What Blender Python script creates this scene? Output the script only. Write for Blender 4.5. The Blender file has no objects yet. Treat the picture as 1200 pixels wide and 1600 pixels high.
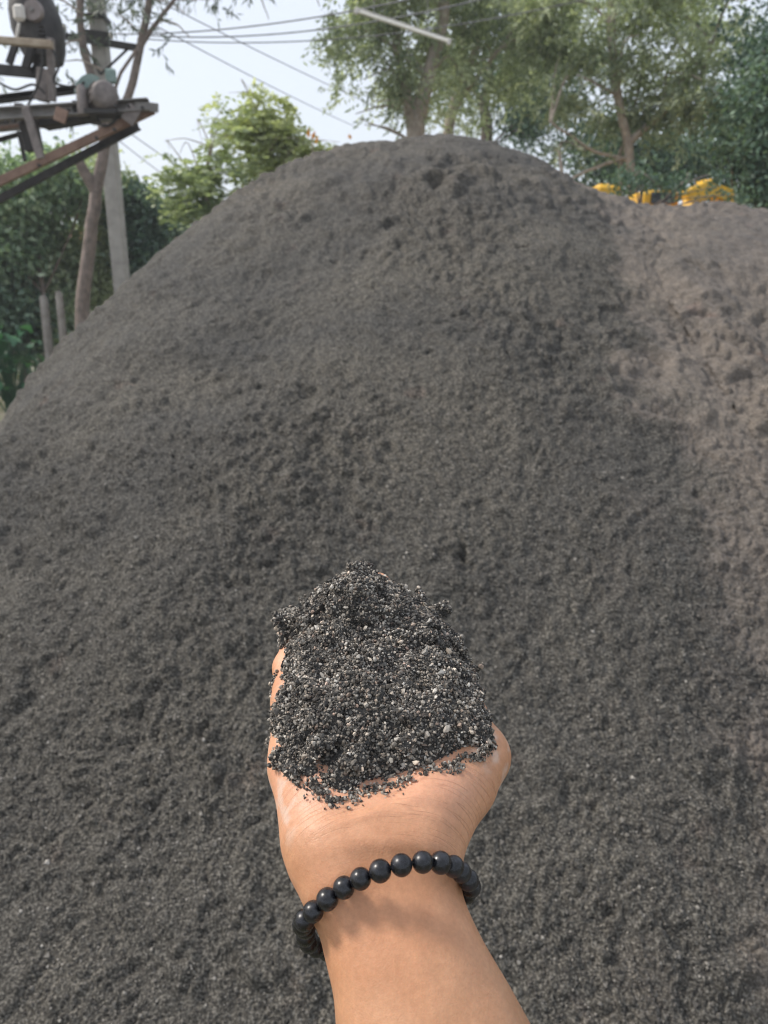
import bpy, math, random
import numpy as np
from mathutils import Vector, Matrix

# ------------------------------------------------------------------ camera, sky, sun, exposure
scene = bpy.context.scene
COL = scene.collection
PITCH = math.radians(15.5)
CAM_Z = 1.5
FPX = 1164.0                     # focal length in pixels of the 1200 x 1600 photograph
cam_d = bpy.data.cameras.new('camera')
cam = bpy.data.objects.new('camera', cam_d)
COL.objects.link(cam)
cam.location = (0, 0, CAM_Z)
cam.rotation_euler = (math.radians(90) - PITCH, 0, 0)
cam_d.sensor_fit = 'VERTICAL'
cam_d.sensor_height = 36.0
cam_d.lens = 36.0 * FPX / 1600.0
cam_d.clip_start = 0.01
cam_d.clip_end = 2000
cam_d.dof.use_dof = True
cam_d.dof.focus_distance = 0.36
cam_d.dof.aperture_fstop = 15.5
scene.camera = cam

SUN_EL, SUN_AZ = math.radians(46), math.radians(-78)     # azimuth from +Y (view) towards +X
world = bpy.data.worlds.new('World')
scene.world = world
world.use_nodes = True
nt = world.node_tree
nt.nodes.clear()
wo = nt.nodes.new('ShaderNodeOutputWorld')
bg = nt.nodes.new('ShaderNodeBackground')
sky = nt.nodes.new('ShaderNodeTexSky')
sky.sky_type = 'NISHITA'
sky.sun_disc = False
sky.sun_elevation = SUN_EL
sky.sun_rotation = SUN_AZ
sky.dust_density = 4.0
sky.air_density = 1.2
sky.ozone_density = 1.0
mixw = nt.nodes.new('ShaderNodeMix')
mixw.data_type = 'RGBA'
mixw.inputs[0].default_value = 0.62
mixw.inputs[7].default_value = (8.9, 9.4, 10.3, 1)        # thin high cloud veil over the whole sky
nt.links.new(sky.outputs[0], mixw.inputs[6])
nt.links.new(mixw.outputs[2], bg.inputs[0])
bg.inputs[1].default_value = 0.1
nt.links.new(bg.outputs[0], wo.inputs[0])

sun_d = bpy.data.lights.new('sun', 'SUN')
sun_d.energy = 2.7
sun_d.angle = math.radians(12)
sun_d.color = (1.0, 0.94, 0.86)
sun = bpy.data.objects.new('sun', sun_d)
COL.objects.link(sun)
sdir = Vector((math.sin(SUN_AZ) * math.cos(SUN_EL), math.cos(SUN_AZ) * math.cos(SUN_EL), math.sin(SUN_EL)))
sun.rotation_euler = sdir.to_track_quat('Z', 'Y').to_euler()
sun.location = (-6, 4, 9)

scene.view_settings.view_transform = 'Standard'
scene.view_settings.look = 'None'
scene.view_settings.exposure = 0.42
scene.view_settings.gamma = 1.0
scene.view_settings.use_curve_mapping = False
scene.render.engine = 'CYCLES'
scene.cycles.use_denoising = True
scene.cycles.max_bounces = 6
scene.cycles.transparent_max_bounces = 8
scene.render.film_transparent = False
scene.cycles.pixel_filter_type = 'BLACKMAN_HARRIS'
scene.cycles.filter_width = 1.1

random.seed(7)
RNG = np.random.default_rng(7)
SP, CP = math.sin(PITCH), math.cos(PITCH)


def at(px, py, d):
    """World point seen at photograph pixel (px, py), d metres deep along the view axis."""
    u, v = (px - 600) / FPX * d, (800 - py) / FPX * d
    return Vector((u, v * SP + d * CP, CAM_Z + v * CP - d * SP))


def aty(px, py, Y):
    """The same, Y metres away over the ground."""
    v = (800 - py) / FPX
    d = Y / (v * SP + CP)
    return at(px, py, d)


# ------------------------------------------------------------------ helpers
def tag(o, label=None, cat=None, group=None, kind=None):
    if label: o['label'] = label
    if cat: o['category'] = cat
    if group: o['group'] = group
    if kind: o['kind'] = kind
    return o


def empty(name, loc=(0, 0, 0), **k):
    o = bpy.data.objects.new(name, None)
    o.empty_display_size = 0.1
    o.location = loc
    COL.objects.link(o)
    return tag(o, **k)


def mesh_obj(name, V, F, mat, parent=None, smooth=True, origin=None, attrs=None, tris=None):
    """V (n,3) world coordinates; F (m,k) array. Origin optional."""
    V = np.asarray(V, np.float32)
    org = np.zeros(3, np.float32)
    if origin is not None: org = np.asarray(origin, np.float32)
    if parent is not None:
        org = np.asarray(parent.matrix_basis.translation if parent.parent is None
                         else parent.parent.matrix_basis.translation + parent.matrix_basis.translation, np.float32)
    me = bpy.data.meshes.new(name)
    F = np.asarray(F, np.int32)
    m, k = F.shape
    me.vertices.add(len(V)); me.loops.add(m * k); me.polygons.add(m)
    me.vertices.foreach_set('co', (V - org).ravel())
    me.loops.foreach_set('vertex_index', F.ravel())
    me.polygons.foreach_set('loop_start', np.arange(0, m * k, k, dtype=np.int32))
    try: me.polygons.foreach_set('loop_total', np.full(m, k, np.int32))
    except Exception: pass
    me.update(calc_edges=True)
    me.polygons.foreach_set('use_smooth', np.full(m, smooth, bool))
    for nm, arr in (attrs or {}).items():
        arr = np.asarray(arr, np.float32)
        if arr.ndim == 1:
            a = me.attributes.new(nm, 'FLOAT', 'POINT'); a.data.foreach_set('value', arr)
        else:
            a = me.attributes.new(nm, 'FLOAT_VECTOR', 'POINT'); a.data.foreach_set('vector', arr.ravel())
    me.materials.append(mat)
    o = bpy.data.objects.new(name, me)
    COL.objects.link(o)
    if parent is not None: o.parent = parent
    elif origin is not None: o.location = org.tolist()
    return o


class MB:
    """Collects simple solids; build() links them as one mesh."""
    def __init__(s): s.V, s.F, s.n = [], [], 0

    def add(s, V, F):
        s.V.append(np.asarray(V, float)); s.F.extend([[i + s.n for i in f] for f in F]); s.n += len(V)

    def box(s, c, size, R=None, bev=0.0):
        hx, hy, hz = [v / 2 for v in size]
        b = bev or min(size) * 0.06
        pts, faces = [], []
        # chamfered box: 24 vertices
        idx = {}
        for sx in (-1, 1):
            for sy in (-1, 1):
                for sz in (-1, 1):
                    for ax in range(3):
                        p = [sx * hx, sy * hy, sz * hz]
                        for j in range(3):
                            if j != ax: p[j] -= (sx, sy, sz)[j] * b
                        idx[(sx, sy, sz, ax)] = len(pts); pts.append(p)
        for ax in range(3):
            a1, a2 = (ax + 1) % 3, (ax + 2) % 3
            for sg in (-1, 1):
                q = []
                for (s1, s2) in ((-1, -1), (1, -1), (1, 1), (-1, 1)):
                    k = [0, 0, 0]; k[ax] = sg; k[a1] = s1; k[a2] = s2
                    q.append(idx[(k[0], k[1], k[2], ax)])
                faces.append(q if sg > 0 else q[::-1])
        for ax in range(3):
            a1, a2 = (ax + 1) % 3, (ax + 2) % 3
            for s1 in (-1, 1):
                for s2 in (-1, 1):
                    q = []
                    for (e, t) in ((-1, a1), (1, a1), (1, a2), (-1, a2)):
                        k = [0, 0, 0]; k[ax] = e; k[a1] = s1; k[a2] = s2
                        q.append(idx[(k[0], k[1], k[2], t)])
                    faces.append(q if s1 * s2 > 0 else q[::-1])
        for sx in (-1, 1):
            for sy in (-1, 1):
                for sz in (-1, 1):
                    q = [idx[(sx, sy, sz, a)] for a in range(3)]
                    faces.append(q if sx * sy * sz > 0 else q[::-1])
        P = np.array(pts)
        if R is not None: P = P @ np.array(R).T
        s.add(P + np.array(c), faces)

    def bar(s, a, b, w, h=None, up=(0, 0, 1)):
        a, b = Vector(a), Vector(b)
        d = (b - a); L = d.length; d.normalize()
        x = d.cross(Vector(up))
        if x.length < 1e-4: x = Vector((1, 0, 0))
        x.normalize(); z = x.cross(d)
        R = np.array([[x[i], d[i], z[i]] for i in range(3)])
        s.box((a + b) / 2, (w, L, h or w), R, bev=min(w, h or w) * 0.08)

    def channel(s, a, b, w, h, t=0.012, up=(0, 0, 1)):
        """C-section steel beam, opening sideways."""
        a, b = Vector(a), Vector(b)
        d = (b - a).normalized(); x = d.cross(Vector(up)).normalized(); z = x.cross(d)
        s.bar(a, b, t, h, up)
        for sg in (-1, 1):
            off = x * (w / 2) + z * (sg * (h / 2 - t / 2))
            s.bar(a + off, b + off, w, t, up)

    def tube(s, pts, rad, n=8, cap=True):
        pts = [Vector(p) for p in pts]
        if not hasattr(rad, '__len__'): rad = [rad] * len(pts)
        V, F = [], []
        x = None
        for i, p in enumerate(pts):
            d = (pts[min(i + 1, len(pts) - 1)] - pts[max(i - 1, 0)]).normalized()
            if x is None:
                x = d.cross(Vector((0.13, 0.2, 1))) if abs(d.z) < .9 else d.cross(Vector((1, 0.1, 0)))
            x = (x - d * x.dot(d)).normalized(); y = d.cross(x)
            for k in range(n):
                t = 2 * math.pi * k / n
                V.append(p + (x * math.cos(t) + y * math.sin(t)) * rad[i])
        for i in range(len(pts) - 1):
            for k in range(n):
                k2 = (k + 1) % n
                F.append([i * n + k, i * n + k2, (i + 1) * n + k2, (i + 1) * n + k])
        if cap:
            F.append(list(range(n))[::-1]); F.append([(len(pts) - 1) * n + k for k in range(n)])
        s.add([list(v) for v in V], F)

    def build(s, name, mat, parent=None, smooth=False, origin=None, attrs=None):
        V = np.concatenate(s.V)
        org = Vector((0, 0, 0))
        if parent is not None: org = chain_origin(parent)
        elif origin is not None: org = Vector(origin)
        me = bpy.data.meshes.new(name)
        me.from_pydata([tuple(v - np.array(org)) for v in V], [], s.F)
        if smooth:
            me.polygons.foreach_set('use_smooth', np.ones(len(me.polygons), bool))
            me.set_sharp_from_angle(angle=math.radians(50))
        me.materials.append(mat)
        o = bpy.data.objects.new(name, me)
        COL.objects.link(o)
        if parent is not None: o.parent = parent
        elif origin is not None: o.location = org
        return o


def chain_origin(o):
    p = Vector((0, 0, 0))
    while o is not None:
        p += o.location; o = o.parent
    return p


# --- gradient noise in numpy (float32), 3-D
def _hash(ix, iy, iz, seed):
    h = (ix.astype(np.uint32) * np.uint32(374761393) + iy.astype(np.uint32) * np.uint32(668265263)
         + iz.astype(np.uint32) * np.uint32(2147483647) + np.uint32(seed) * np.uint32(1274126177))
    h = (h ^ (h >> np.uint32(13))) * np.uint32(1274126177)
    h ^= h >> np.uint32(16)
    return h


def noise3(P, scale, seed=0):
    """Gradient noise about -1..1; scale = wavelength in metres."""
    Q = P / np.float32(scale)
    I = np.floor(Q).astype(np.int32)
    f = (Q - I).astype(np.float32)
    u = f * f * f * (f * (f * 6 - 15) + 10)
    r = 0
    for dx in (0, 1):
        wx = u[:, 0] if dx else 1 - u[:, 0]
        for dy in (0, 1):
            wy = u[:, 1] if dy else 1 - u[:, 1]
            for dz in (0, 1):
                wz = u[:, 2] if dz else 1 - u[:, 2]
                h = _hash(I[:, 0] + dx, I[:, 1] + dy, I[:, 2] + dz, seed)
                gx = (h & np.uint32(1023)).astype(np.float32) / 511.5 - 1
                gy = ((h >> np.uint32(10)) & np.uint32(1023)).astype(np.float32) / 511.5 - 1
                gz = ((h >> np.uint32(20)) & np.uint32(1023)).astype(np.float32) / 511.5 - 1
                r = r + wx * wy * wz * (gx * (f[:, 0] - dx) + gy * (f[:, 1] - dy) + gz * (f[:, 2] - dz))
    return (r * 1.6).astype(np.float32)


def sstep(a, b, x):
    t = np.clip((x - a) / (b - a), 0, 1)
    return t * t * (3 - 2 * t)


# ------------------------------------------------------------------ materials
class NT:
    def __init__(s, name):
        s.m = bpy.data.materials.new(name); s.m.use_nodes = True
        s.t = s.m.node_tree
        s.b = s.t.nodes['Principled BSDF']
        s.out = s.t.nodes['Material Output']

    def n(s, typ, **k):
        x = s.t.nodes.new(typ)
        for a, v in k.items(): setattr(x, a, v)
        return x

    def l(s, a, b): s.t.links.new(a, b)

    def coord(s): return s.n('ShaderNodeTexCoord').outputs['Object']

    def noise(s, scale, detail=4, rough=.55, vec=None, dist=0.0):
        x = s.n('ShaderNodeTexNoise')
        x.inputs['Scale'].default_value = scale; x.inputs['Detail'].default_value = detail
        x.inputs['Roughness'].default_value = rough; x.inputs['Distortion'].default_value = dist
        s.l(vec or s.coord(), x.inputs['Vector'])
        return x.outputs[0]

    def ramp(s, fac, stops):
        x = s.n('ShaderNodeValToRGB')
        e = x.color_ramp.elements
        while len(e) < len(stops): e.new(0.5)
        for i, (p, c) in enumerate(stops):
            e[i].position = p; e[i].color = (*c, 1) if len(c) == 3 else c
        s.l(fac, x.inputs[0])
        return x.outputs[0]

    def mix(s, fac, a, b, mode='MIX'):
        x = s.n('ShaderNodeMix', data_type='RGBA', blend_type=mode)
        for i, v in ((0, fac), (6, a), (7, b)):
            if hasattr(v, 'default_value') or hasattr(v, 'links'): s.l(v, x.inputs[i])
            elif isinstance(v, tuple): x.inputs[i].default_value = (*v, 1)
            else: x.inputs[i].default_value = v
        return x.outputs[2]

    def math(s, op, a, b=0.5, c=None):
        x = s.n('ShaderNodeMath', operation=op)
        for i, v in enumerate((a, b) if c is None else (a, b, c)):
            if hasattr(v, 'links'): s.l(v, x.inputs[i])
            else: x.inputs[i].default_value = v
        return x.outputs[0]

    def attr(s, name, out='Fac'):
        x = s.n('ShaderNodeAttribute', attribute_name=name)
        return x.outputs[out]

    def bump(s, h, strength=.5, dist=.01):
        x = s.n('ShaderNodeBump')
        x.inputs['Strength'].default_value = strength; x.inputs['Distance'].default_value = dist
        s.l(h, x.inputs['Height']); s.l(x.outputs[0], s.b.inputs['Normal'])
        return x

    def base(s, c):
        if isinstance(c, tuple): s.b.inputs['Base Color'].default_value = (*c, 1)
        else: s.l(c, s.b.inputs['Base Color'])

    def set(s, **k):
        for a, v in k.items(): s.b.inputs[a.replace('_', ' ')].default_value = v
        return s


def simple(name, c1, c2, scale=8, rough=.7, metal=0.0, bump=.3, bd=.004, detail=6):
    m = NT(name)
    f = m.noise(scale, detail, .62)
    m.base(m.ramp(f, [(.32, c1), (.68, c2)]))
    m.set(Roughness=rough, Metallic=metal)
    m.bump(m.noise(scale * 5, 4), bump, bd)
    return m.m


# sand of both heaps: "brown" attribute = dusty brown soil content
def sand_material():
    m = NT('dark_sand')
    g1 = m.noise(190, 3, .7)            # grains of about 4 mm
    g2 = m.noise(42, 5, .65)
    g3 = m.noise(1.4, 5, .6, dist=.6)
    g4 = m.noise(420, 2, .6)
    dark = m.ramp(g1, [(.33, (.015, .0145, .013)), (.50, (.068, .064, .056)), (.69, (.27, .26, .232))])
    brown = m.ramp(g1, [(.30, (.095, .080, .067)), (.52, (.185, .163, .142)), (.72, (.32, .288, .255))])
    damp = m.ramp(g2, [(.3, (.66, .66, .66)), (.7, (1.22, 1.2, 1.18))])
    patch = m.ramp(g3, [(.33, (.74, .755, .79)), (.67, (1.20, 1.16, 1.10))])
    c = m.mix(m.attr('brown'), dark, brown)
    c = m.mix(1.0, c, damp, 'MULTIPLY')
    c = m.mix(1.0, c, patch, 'MULTIPLY')
    tint = m.ramp(m.noise(5.5, 3, .5), [(.66, (1, 1, 1)), (.76, (1.13, .97, .95))])
    c = m.mix(1.0, c, tint, 'MULTIPLY')
    c = m.mix(m.math('GREATER_THAN', g4, .70), c, (.42, .41, .38))
    m.base(c)
    m.set(Roughness=.82)
    m.b.inputs['Specular IOR Level'].default_value = .35
    h = m.math('ADD', m.math('MULTIPLY', g1, .9), m.math('MULTIPLY', g2, .5))
    m.bump(h, 1.0, .010)
    return m.m


def leaf_material(name, c1, c2, c3, trans=.35):
    m = NT(name)
    v = m.attr('tone')
    c = m.ramp(v, [(0.0, c1), (.55, c2), (1.0, c3)])
    m.base(c)
    m.set(Roughness=.5)
    tr = m.n('ShaderNodeBsdfTranslucent')
    m.l(m.mix(1.0, c, (1.25, 1.3, .7), 'MULTIPLY'), tr.inputs[0])
    ms = m.n('ShaderNodeMixShader'); ms.inputs[0].default_value = trans
    m.l(m.b.outputs[0], ms.inputs[1]); m.l(tr.outputs[0], ms.inputs[2])
    m.l(ms.outputs[0], m.out.inputs[0])
    return m.m


M = {}
M['sand'] = sand_material()
M['bark_brown'] = simple('brown_bark', (.12, .095, .082), (.29, .23, .20), 9, .9, 0, .8, .02)
M['bark_grey'] = simple('grey_bark', (.26, .215, .18), (.48, .41, .345), 11, .9, 0, .8, .02)
M['concrete'] = simple('weathered_concrete', (.30, .28, .26), (.45, .43, .40), 6, .9, 0, .4, .004)
M['post'] = simple('old_post', (.20, .18, .16), (.36, .33, .30), 10, .9, 0, .6, .01)
M['rust'] = simple('rusty_steel', (.17, .10, .075), (.34, .23, .175), 7, .8, .1, .5, .004)
M['grey_steel'] = simple('grey_steel', (.15, .14, .13), (.29, .275, .26), 5, .65, .3, .3, .003)
M['dark_steel'] = simple('dark_steel', (.022, .02, .02), (.06, .055, .052), 8, .6, .3, .4, .003)
M['teal'] = simple('faded_teal_paint', (.16, .24, .21), (.26, .33, .30), 14, .6, 0, .2, .002)
M['motor_grey'] = simple('brownish_grey_casting', (.13, .11, .10), (.25, .215, .20), 14, .6, .1, .3, .002)
M['pulley'] = simple('pulley_iron', (.17, .14, .13), (.28, .24, .225), 14, .5, .2, .3, .002)
M['pale_paint'] = simple('pale_dusty_paint', (.5, .47, .43), (.66, .63, .58), 14, .6, 0, .2, .002)
M['timber'] = simple('yellowish_timber', (.30, .235, .17), (.46, .38, .29), 9, .8, 0, .4, .003)
M['yellow'] = simple('yellow_machine_paint', (.66, .36, .02), (.82, .48, .03), 3, .45, 0, .1, .002)
M['rubber'] = simple('black_rubber', (.02, .02, .02), (.04, .04, .04), 12, .8, 0, .3, .003)
M['dark_glass'] = simple('dark_glass', (.02, .025, .03), (.03, .035, .04), 3, .08, 0, 0, .001)
M['tube_white'] = simple('white_lamp_tube', (.78, .75, .66), (.88, .85, .76), 6, .35, 0, .05, .001)
M['wire'] = simple('cable_black', (.13, .13, .14), (.2, .2, .21), 6, .6, 0, .1, .001)
M['wall'] = simple('house_plaster', (.55, .47, .38), (.68, .60, .50), 3, .9, 0, .2, .004)
M['roof'] = simple('clay_roof', (.42, .17, .09), (.58, .27, .15), 6, .85, 0, .4, .01)
M['feather'] = leaf_material('feathery_leaf', (.13, .17, .115), (.34, .39, .28), (.70, .74, .58), .45)
M['darkleaf'] = leaf_material('dark_leaf', (.035, .075, .055), (.085, .15, .105), (.24, .34, .24), .3)
M['sageleaf'] = leaf_material('sage_leaf', (.10, .17, .12), (.28, .38, .26), (.66, .74, .58), .42)
M['midleaf'] = leaf_material('mid_leaf', (.14, .19, .12), (.31, .37, .23), (.54, .60, .40), .42)
M['yellowleaf'] = leaf_material('yellow_green_leaf', (.30, .34, .19), (.50, .54, .32), (.70, .72, .50), .5)
M['greyleaf'] = leaf_material('grey_green_leaf', (0.065, 0.091, 0.078), (0.130, 0.163, 0.130), (0.221, 0.260, 0.208), .25)
M['broadleaf'] = leaf_material('broad_leaf', (0.035, 0.105, 0.056), (0.056, 0.168, 0.084), (0.098, 0.238, 0.112), .25)
M['orangeleaf'] = leaf_material('orange_leaf', (.5, .19, .05), (.62, .28, .08), (.7, .36, .12), .3)
M['grass'] = leaf_material('grass_blade', (.05, .075, .025), (.11, .13, .05), (.20, .20, .09), .3)

# ------------------------------------------------------------------ the two heaps
P1 = (0.316, 4.518, 0.0, 4.639, 2.378, 0.653, 0.514)
P2 = (1.4, 4.085, 3.5, 5.0, 2.001, 0.641, 0.433)
Q_, XQ_ = 0.267, -0.743


def seg_d(X, Y, ax, ay, bx, by):
    dx, dy = bx - ax, by - ay
    t = np.clip(((X - ax) * dx + (Y - ay) * dy) / (dx * dx + dy * dy), 0, 1)
    return np.hypot(X - ax - t * dx, Y - ay - t * dy)


def heap1(X, Y):
    xa, ya, xb, yb, h, k, c = P1
    d = seg_d(X, Y, xa, ya, xb, yb)
    return h - k * (np.sqrt(d * d + c * c) - c) - Q_ * np.maximum(0, XQ_ - X) ** 2


def heap2(X, Y):
    xa, ya, xb, yb, h, k, c = P2
    d = seg_d(X, Y, xa, ya, xb, yb)
    return h - k * (np.sqrt(d * d + c * c) - c)


def border(Y):
    """x of the edge of the brown soil, as a function of y on the slope."""
    return np.interp(Y, [0, .9, 1.12, 1.33, 1.6, 1.94, 2.4, 2.74, 3.18, 3.63, 5], [.60, .64, .69, .73, .79, .84, .84, .88, .93, .95, 1.0])


def heap_grid():
    a_in = np.linspace(-32, 32, 730)
    a_l = -np.concatenate([np.linspace(33.2, 40, 16), np.linspace(41, 180, 50)])[::-1]
    a_r = np.concatenate([np.linspace(33.2, 40, 16), np.linspace(41, 180, 50)])[:-1]
    az = np.radians(np.concatenate([a_l, a_in, a_r])).astype(np.float64)
    # rows: equal steps of view angle on the near slope
    rr = np.linspace(.02, 4.6, 4000)
    zz = np.maximum(heap1(0 * rr + .15, rr), -.02)
    el = np.arctan2(zz - CAM_Z, rr)
    dense = np.linspace(math.radians(-53), el.max() - .012, 740)
    r_d = np.interp(dense, np.maximum.accumulate(el), rr)
    r0 = np.linspace(.05, r_d[0], 24)[:-1]
    r1 = r_d[-1] + np.cumsum(np.full(70, .016))
    r2 = r1[-1] + np.cumsum(np.linspace(.02, .12, 45))
    r = np.concatenate([r0, r_d, r1, r2])
    return az, r


az, rad = heap_grid()
NA, NR = len(az), len(rad)
A, R = np.meshgrid(az, rad)
GX, GY = (R * np.sin(A)).ravel(), (R * np.cos(A)).ravel()
Z1, Z2 = heap1(GX, GY), heap2(GX, GY)
JOIN = .14
blend = JOIN * np.maximum(0, 1 - np.abs(Z1 - Z2) / JOIN) ** 2 / 4
Z1, Z2 = Z1 + blend, Z2 + blend
spacing = np.maximum(R * (az[NA // 2] - az[NA // 2 - 1]), np.gradient(rad)[:, None]).ravel().astype(np.float32)


def displaced(Z, rough_k, seed):
    P = np.stack([GX, GY, Z], 1).astype(np.float32)
    base = Z.reshape(NR, NA)
    # surface normal from the analytic heap
    e = .02
    f = heap1 if seed == 1 else heap2
    nx = -(f(GX + e, GY) - f(GX - e, GY)) / (2 * e)
    ny = -(f(GX, GY + e) - f(GX, GY - e)) / (2 * e)
    N = np.stack([nx, ny, np.ones_like(nx)], 1); N /= np.linalg.norm(N, axis=1, keepdims=True)
    S = seed * 100
    h = np.zeros(len(P), np.float32)
    W = P.copy()
    W[:, 0] += .05 * noise3(P, .35, S + 50); W[:, 1] += .05 * noise3(P, .35, S + 51)
    h += .030 * noise3(P, .9, S + 1) + .018 * noise3(W, .42, S + 2)
    act = sstep(-.25, .45, noise3(P, .8, S + 3)) * (.35 + .65 * sstep(.3, 1.5, Z.astype(np.float32)))   # coarser crumbs lie higher up
    h += (.008 + .014 * act) * noise3(W, .17, S + 4)
    n5 = noise3(W, .075, S + 5); h += (.006 + .010 * act) * n5 * rough_k
    h += (.0055 + .0065 * act) * (np.abs(noise3(W, .060, S + 6)) * 2.1 - .5) * rough_k
    # short scarps where damp sand has slipped, broken up by the crumbs
    q = noise3(W * np.array([1, .6, .6], np.float32), .42, S + 7) + .22 * noise3(P, .10, S + 8) + .10 * noise3(P, .04, S + 11)
    on = sstep(.0, .35, noise3(P, .7, S + 12))
    h += on * (.013 * sstep(.14, .24, q) - .012 * sstep(-.32, -.24, q))
    # pits and cracks
    pit = noise3(W, .10, S + 9) + .7 * noise3(P, .038, S + 10)
    h -= .012 * sstep(.60, 1.05, pit) * rough_k
    # runs of sand down the slope, radiating from the top
    th = np.arctan2(GX - .2, 4.58 - GY) * 2.2; rr_ = np.hypot(GX - .2, GY - 4.58)
    Sx = np.stack([th * rr_ * .45 + .03 * noise3(P, .2, S + 60), rr_ * .30, 0 * th], 1).astype(np.float32)
    h += .006 * noise3(Sx, .10, S + 61) + .003 * noise3(Sx, .042, S + 62)
    if seed == 1:
        h += gullies(P)
        act = np.clip(act + 1.0 * brownness(P) * sstep(2.6, 1.2, P[:, 1]), 0, 1.5)
    for i, (wl, amp) in enumerate(((.026, .0078), (.0145, .0052), (.0080, .0030))):
        ok = np.clip(wl / spacing / 2.0 - .45, 0, 1)
        idx = ok > 0
        n = np.zeros(len(P), np.float32)
        n[idx] = np.abs(noise3(W[idx] if i == 0 else P[idx], wl * 1.25, S + 20 + i)) * 2.0 - .5
        h += amp * ok * n * (.6 + .7 * act)
    # far rows: slightly stronger lumps, as the crest shows
    return (P + N.astype(np.float32) * h[:, None]), h


def on_heap(px, py):
    for i in range(1200):
        t = .7 + i * .006
        p = at(px, py, t)
        if p.z < float(heap1(p.x, p.y)): return p.x, p.y
    return p.x, p.y


GULLIES = [([(266, 1055), (238, 1082), (214, 1112)], .012, .020), ([(226, 1205), (221, 1240), (240, 1290)], .016, .010), ([(312, 885), (262, 960), (250, 1030)], .020, .007),
           ([(714, 828), (721, 850), (729, 874)], .006, .016), ([(334, 502), (306, 524), (286, 540)], .012, .016), ([(216, 566), (198, 582)], .014, .018), ([(180, 905), (140, 960), (95, 1010)], .02, .008),
           ([(318, 1300), (322, 1360), (330, 1430)], .012, .009), ([(1002, 545), (1008, 580), (1004, 612)], .05, .040), ([(720, 258), (700, 256)], .05, .045), ([(690, 296), (676, 296)], .04, .035),
           ([(150, 610), (60, 700), (20, 760)], .03, .010), ([(560, 640), (590, 700), (640, 720)], .02, .006), ([(905, 560), (950, 640), (960, 720)], .03, .010), ([(830, 1010), (800, 1080), (810, 1150)], .012, .007),
           ([(430, 330), (380, 420), (300, 480)], .04, .014), ([(275, 1480), (300, 1520), (290, 1570)], .010, .007)]


def gullies(P):
    out = np.zeros(len(P), np.float32)
    for k, (pts, w, dep) in enumerate(GULLIES):
        q = [on_heap(*p_) for p_ in pts]
        c = np.mean(q, axis=0); ext = max(np.hypot(a - c[0], b - c[1]) for a, b in q) + w * 4
        m_ = (np.abs(P[:, 0] - c[0]) < ext) & (np.abs(P[:, 1] - c[1]) < ext)
        Q = P[m_]
        if not len(Q): continue
        x = Q[:, 0] + w * 2.2 * noise3(Q, w * 3.5, 800 + k); y = Q[:, 1] + w * 2.2 * noise3(Q, w * 3.5, 850 + k)
        d = np.full(len(Q), 9.)
        for (a, b), (a2, b2) in zip(q[:-1], q[1:]): d = np.minimum(d, seg_d(x, y, a, b, a2, b2))
        cut = np.exp(-(d / w) ** 2) * (.25 + 1.1 * sstep(-.4, .4, noise3(Q, w * 2.5, 870 + k)))
        rim = np.exp(-((d - 2 * w) / w) ** 2) * .3
        out[m_] += dep * (.6 if w < .013 else .5 if dep < .02 else 1.0) * (rim - cut)
    return out


def grid_faces(mask):
    idx = np.arange(NR * NA).reshape(NR, NA)
    f = np.stack([idx[:-1, :-1], idx[:-1, 1:], idx[1:, 1:], idx[1:, :-1]], -1).reshape(-1, 4)
    keep = mask[f].any(1)
    return f[keep][:, ::-1]


def compact(V, F, attrs):
    u, inv = np.unique(F, return_inverse=True)
    return V[u], inv.reshape(F.shape), {k: v[u] for k, v in attrs.items()}


def brownness(P):
    d = P[:, 0] - border(P[:, 1])
    d = d + .10 * noise3(P, .5, 300) + .12 * noise3(P, .16, 301) + .07 * noise3(P, .05, 302)
    b = 1.0 * sstep(-.07, .14, d) * (.70 + .5 * sstep(-.4, .4, noise3(P, .35, 303)))
    b = b + .30 * sstep(.12, .5, noise3(P, .22, 304)) * sstep(-.35, -.05, d)
    crest = sstep(1.6, 2.3, P[:, 2]) * .12
    return np.clip(b + crest, 0, 1)


def make_heap(Z, other, seed, name, rough_k):
    V, h = displaced(Z, rough_k, seed)
    m = (Z > other - .045) & (Z > -.05)
    F = grid_faces(m)
    V, F, at_ = compact(V, F, {'brown': brownness(V)})
    return mesh_obj(name, V, F, M['sand'], attrs=at_)


h1 = make_heap(Z1, Z2, 1, 'sand_pile', 1.0)
tag(h1, 'tall dark grey sand heap with a rounded top filling the view behind the hand', 'sand pile')
h2 = make_heap(Z2, Z1, 2, 'sand_pile', 1.15)
tag(h2, 'lower brownish dusty sand heap along the right side of the photo', 'sand pile')

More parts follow.
